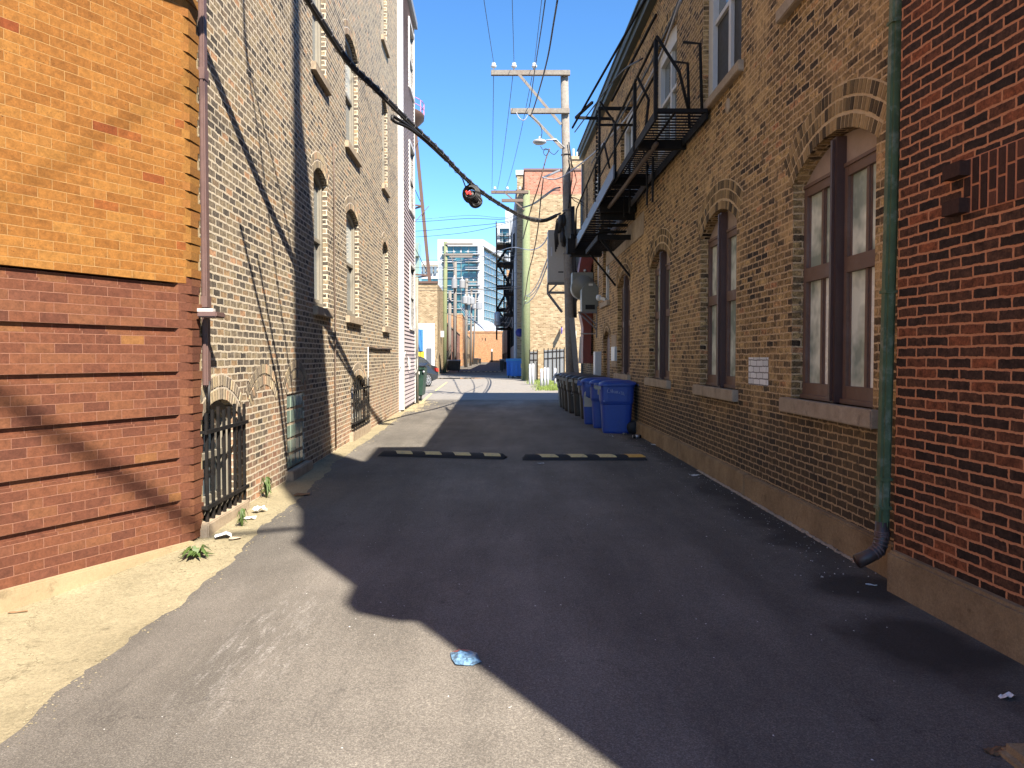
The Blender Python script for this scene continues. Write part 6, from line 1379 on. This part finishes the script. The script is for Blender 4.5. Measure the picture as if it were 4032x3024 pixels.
far_pole('pole carrying two white transformers behind the left green pole', 1793, 1030, 1790, 88, .2, 'far_pole', ((1770, 1860, 1012, 3),), ((1789, 1098, 1136, .33), (1820, 1102, 1135, .33)))
far_pole('gray leaning pole just left of the transformer pole', 1772, 1145, 1768, 92, .22, 'far_pole')
far_pole('pale pole with a ribbed transformer cluster farther down the left side', 1837, 1096, 1834, 118, .24, 'far_pole', ((1834, 1880, 1110, 2),), ((1832, 1168, 1196, .5), (1846, 1168, 1200, .4), (1858, 1172, 1198, .45)))
far_pole('slim pole right of the ribbed transformer cluster', 1857, 1140, 1853, 138, .2, 'far_pole', ((1850, 1905, 1140, 2),), ((1868, 1198, 1216, .4), (1886, 1190, 1218, .55)))
far_pole('thin far pole leaning near the end of the left side', 1874, 1150, 1862, 160, .18, 'far_pole')
far_pole('dark pole beside the narrow iron stairs on the right of the far alley', 2001, 1090, 2004, 96, .2, 'black_steel')
# wires between the poles
G2 = 'wires strung down the alley between the far poles'
def pw(label, pts, r=.02, mat='black_cable', g=G2): cable(label, [at(*p) for p in pts], r, mat, 'span_wire', g, True, 5, 5)
for x, lab in ((1934, 'left'), (1955, 'middle'), (1987, 'right')):
    a = Vector((xs1[(1934, 1955, 1987).index(x)], YP - .2, z1 + .3)); b = at(x + 3, 745, 52.3)
    cable('%s thin wire from the nearest pole down to the green pole beyond the lot' % lab, span(a, b, .5), .011, 'black_cable', 'span_wire', None, False)
for i, (yl, zl_, yr, lab) in enumerate(((866, 60, 850, 'highest'), (902, 60, 862, 'second'), (925, 60, 868, 'third'), (860, 62, 845, 'faint top'))):
    pw('%s of the wires crossing the sky from the left to the green pole' % lab, [(1560, yl + 12, 50), (1700, yl + (4 if i < 3 else 0), zl_), (1850, yl - 12 if i else 860, 58), (1990, yr + 12, 54), (2060, yr - 20, 52.5)], .018 if i < 3 else .01, g=None)
for i, (y0, y1, y2, Y, lab) in enumerate(((1025, 1030, 1000, 64, 'upper dark wire crossing in front of the teal tower'), (1055, 1050, 1020, 66, 'second wire crossing in front of the teal tower'), (1134, 1135, 1128, 66, 'thick dark wire across the middle of the teal tower'), (1145, 1148, 1135, 66, 'lower thick wire across the teal tower'), (1100, 1095, 1070, 70, 'thin wire sloping across the teal tower'), (1228, 1262, 1275, 74, 'low wire dipping over the far alley'))):
    pw(lab, [(1620, y0 - 2, Y), (1730, y0, Y), (1850, y1, Y - 4), (1960, (y1 + y2) / 2, Y - 7), (2062, y2, 53)], .022 if i in (2, 3) else .015, g=None)
for i in range(7):
    pw('slack wire number %s of the web sagging over the far alley' % ('one', 'two', 'three', 'four', 'five', 'six', 'seven')[i], [(1790 + 12 * i, 1180 + 12 * i, 90 + 6 * i), (1850 + 8 * i, 1255 + 6 * i, 86), (1915, 1275 + 5 * i, 82), (1975, 1235 + 9 * i, 78), (2010, 1190 + 8 * i, 74)], .02, 'black_cable' if i % 2 else 'gray_cable', g=G2)
for i, (x, lab) in enumerate(((1990, 'left'), (2020, 'right'))):
    pw('looping pale cable at the foot of the iron stairs, %s one' % lab, [(x - 22, 1255, 80), (x - 14, 1284, 80), (x + 4, 1290, 78), (x + 18, 1270, 76), (x + 28, 1240, 72)], .035, 'gray_cable', None)
# black iron fire stairs on the right of the far alley
def iron_stairs(label, x0, x1, Y0, Y1, levels, h_top):
    t = thing('iron_stairs', label, 'fire escape', (x0, Y0, 0)); mb = MB()
    for h in levels: mb.box(x0, x1, Y0, Y1, h - .12, h + .05)
    mb.build('landing', M['black_steel'], t); mb = MB()
    for x in (x0, x1):
        for y in (Y0, Y1): mb.beam((x, y, levels[0] - 1.2), (x, y, h_top), .09)
    mb.build('post', M['black_steel'], t); mb = MB()
    for h in levels:
        for dh in (.5, 1.0): mb.beam((x0, Y0, h + dh), (x1, Y0, h + dh), .05); mb.beam((x0, Y0, h + dh), (x0, Y1, h + dh), .05)
        for k in range(7): x = x0 + (x1 - x0) * k / 6; mb.beam((x, Y0, h), (x, Y0, h + 1), .03)
    mb.build('railing', M['black_steel'], t); mb = MB()
    for i, (h, g_) in enumerate(zip(levels, levels[1:])):
        a, b = ((x0 + .1, h), (x1 - .1, g_)) if i % 2 else ((x1 - .1, h), (x0 + .1, g_))
        for y in (Y0 + .15, Y0 + .75): mb.beam((a[0], y, a[1]), (b[0], y, b[1]), .05, .2)
        for k in range(9): x = a[0] + (b[0] - a[0]) * k / 9; z_ = a[1] + (b[1] - a[1]) * k / 9; mb.box(x - .1, x + .1, Y0 + .15, Y0 + .75, z_, z_ + .03)
    mb.build('stair_flight', M['black_steel'], t); return t
xw = KX(84) + .0; iron_stairs('black iron fire stairs climbing the stuccoed wall on the right of the far alley', at(1957, 1100, 84).x, xw, 80, 84, [4.6, 6.6, 9.0, 11.4, 13.3], 15.6)
iron_stairs('second set of black iron stairs nearer to the green pole', at(1985, 1100, 70).x, KX(70), 68, 71, [5.4, 7.3, 9.8], 12.4)
mb = MB(); p = at(1990, 1264, 79); mb.box(p.x - .9, p.x + .9, 79, 80, p.z - .55, p.z + .4); tag(mb.build('black_equipment_box', M['black_bin']), 'black box hanging under the iron stairs on the right', 'box')
mb = MB(); p = at(1958, 1255, 78); mb.lathe((p.x, 78, 0), [(.28, p.z - .7), (.32, p.z - .6), (.32, p.z + .5), (.2, p.z + .7)], 12); tag(mb.build('transformer', M['light_metal']), 'pale gray transformer can left of the black iron stairs', 'transformer')
mb = MB(); p = at(2046, 1310, 58); mb.lathe(p, [(.32, 0), (.30, .06), (0, .07)], 16, Matrix.Rotation(R(90), 3, 'X')); tag(mb.build('round_sign', M['navy']), 'round dark blue sign on the shaded wall left of the green pole', 'sign')
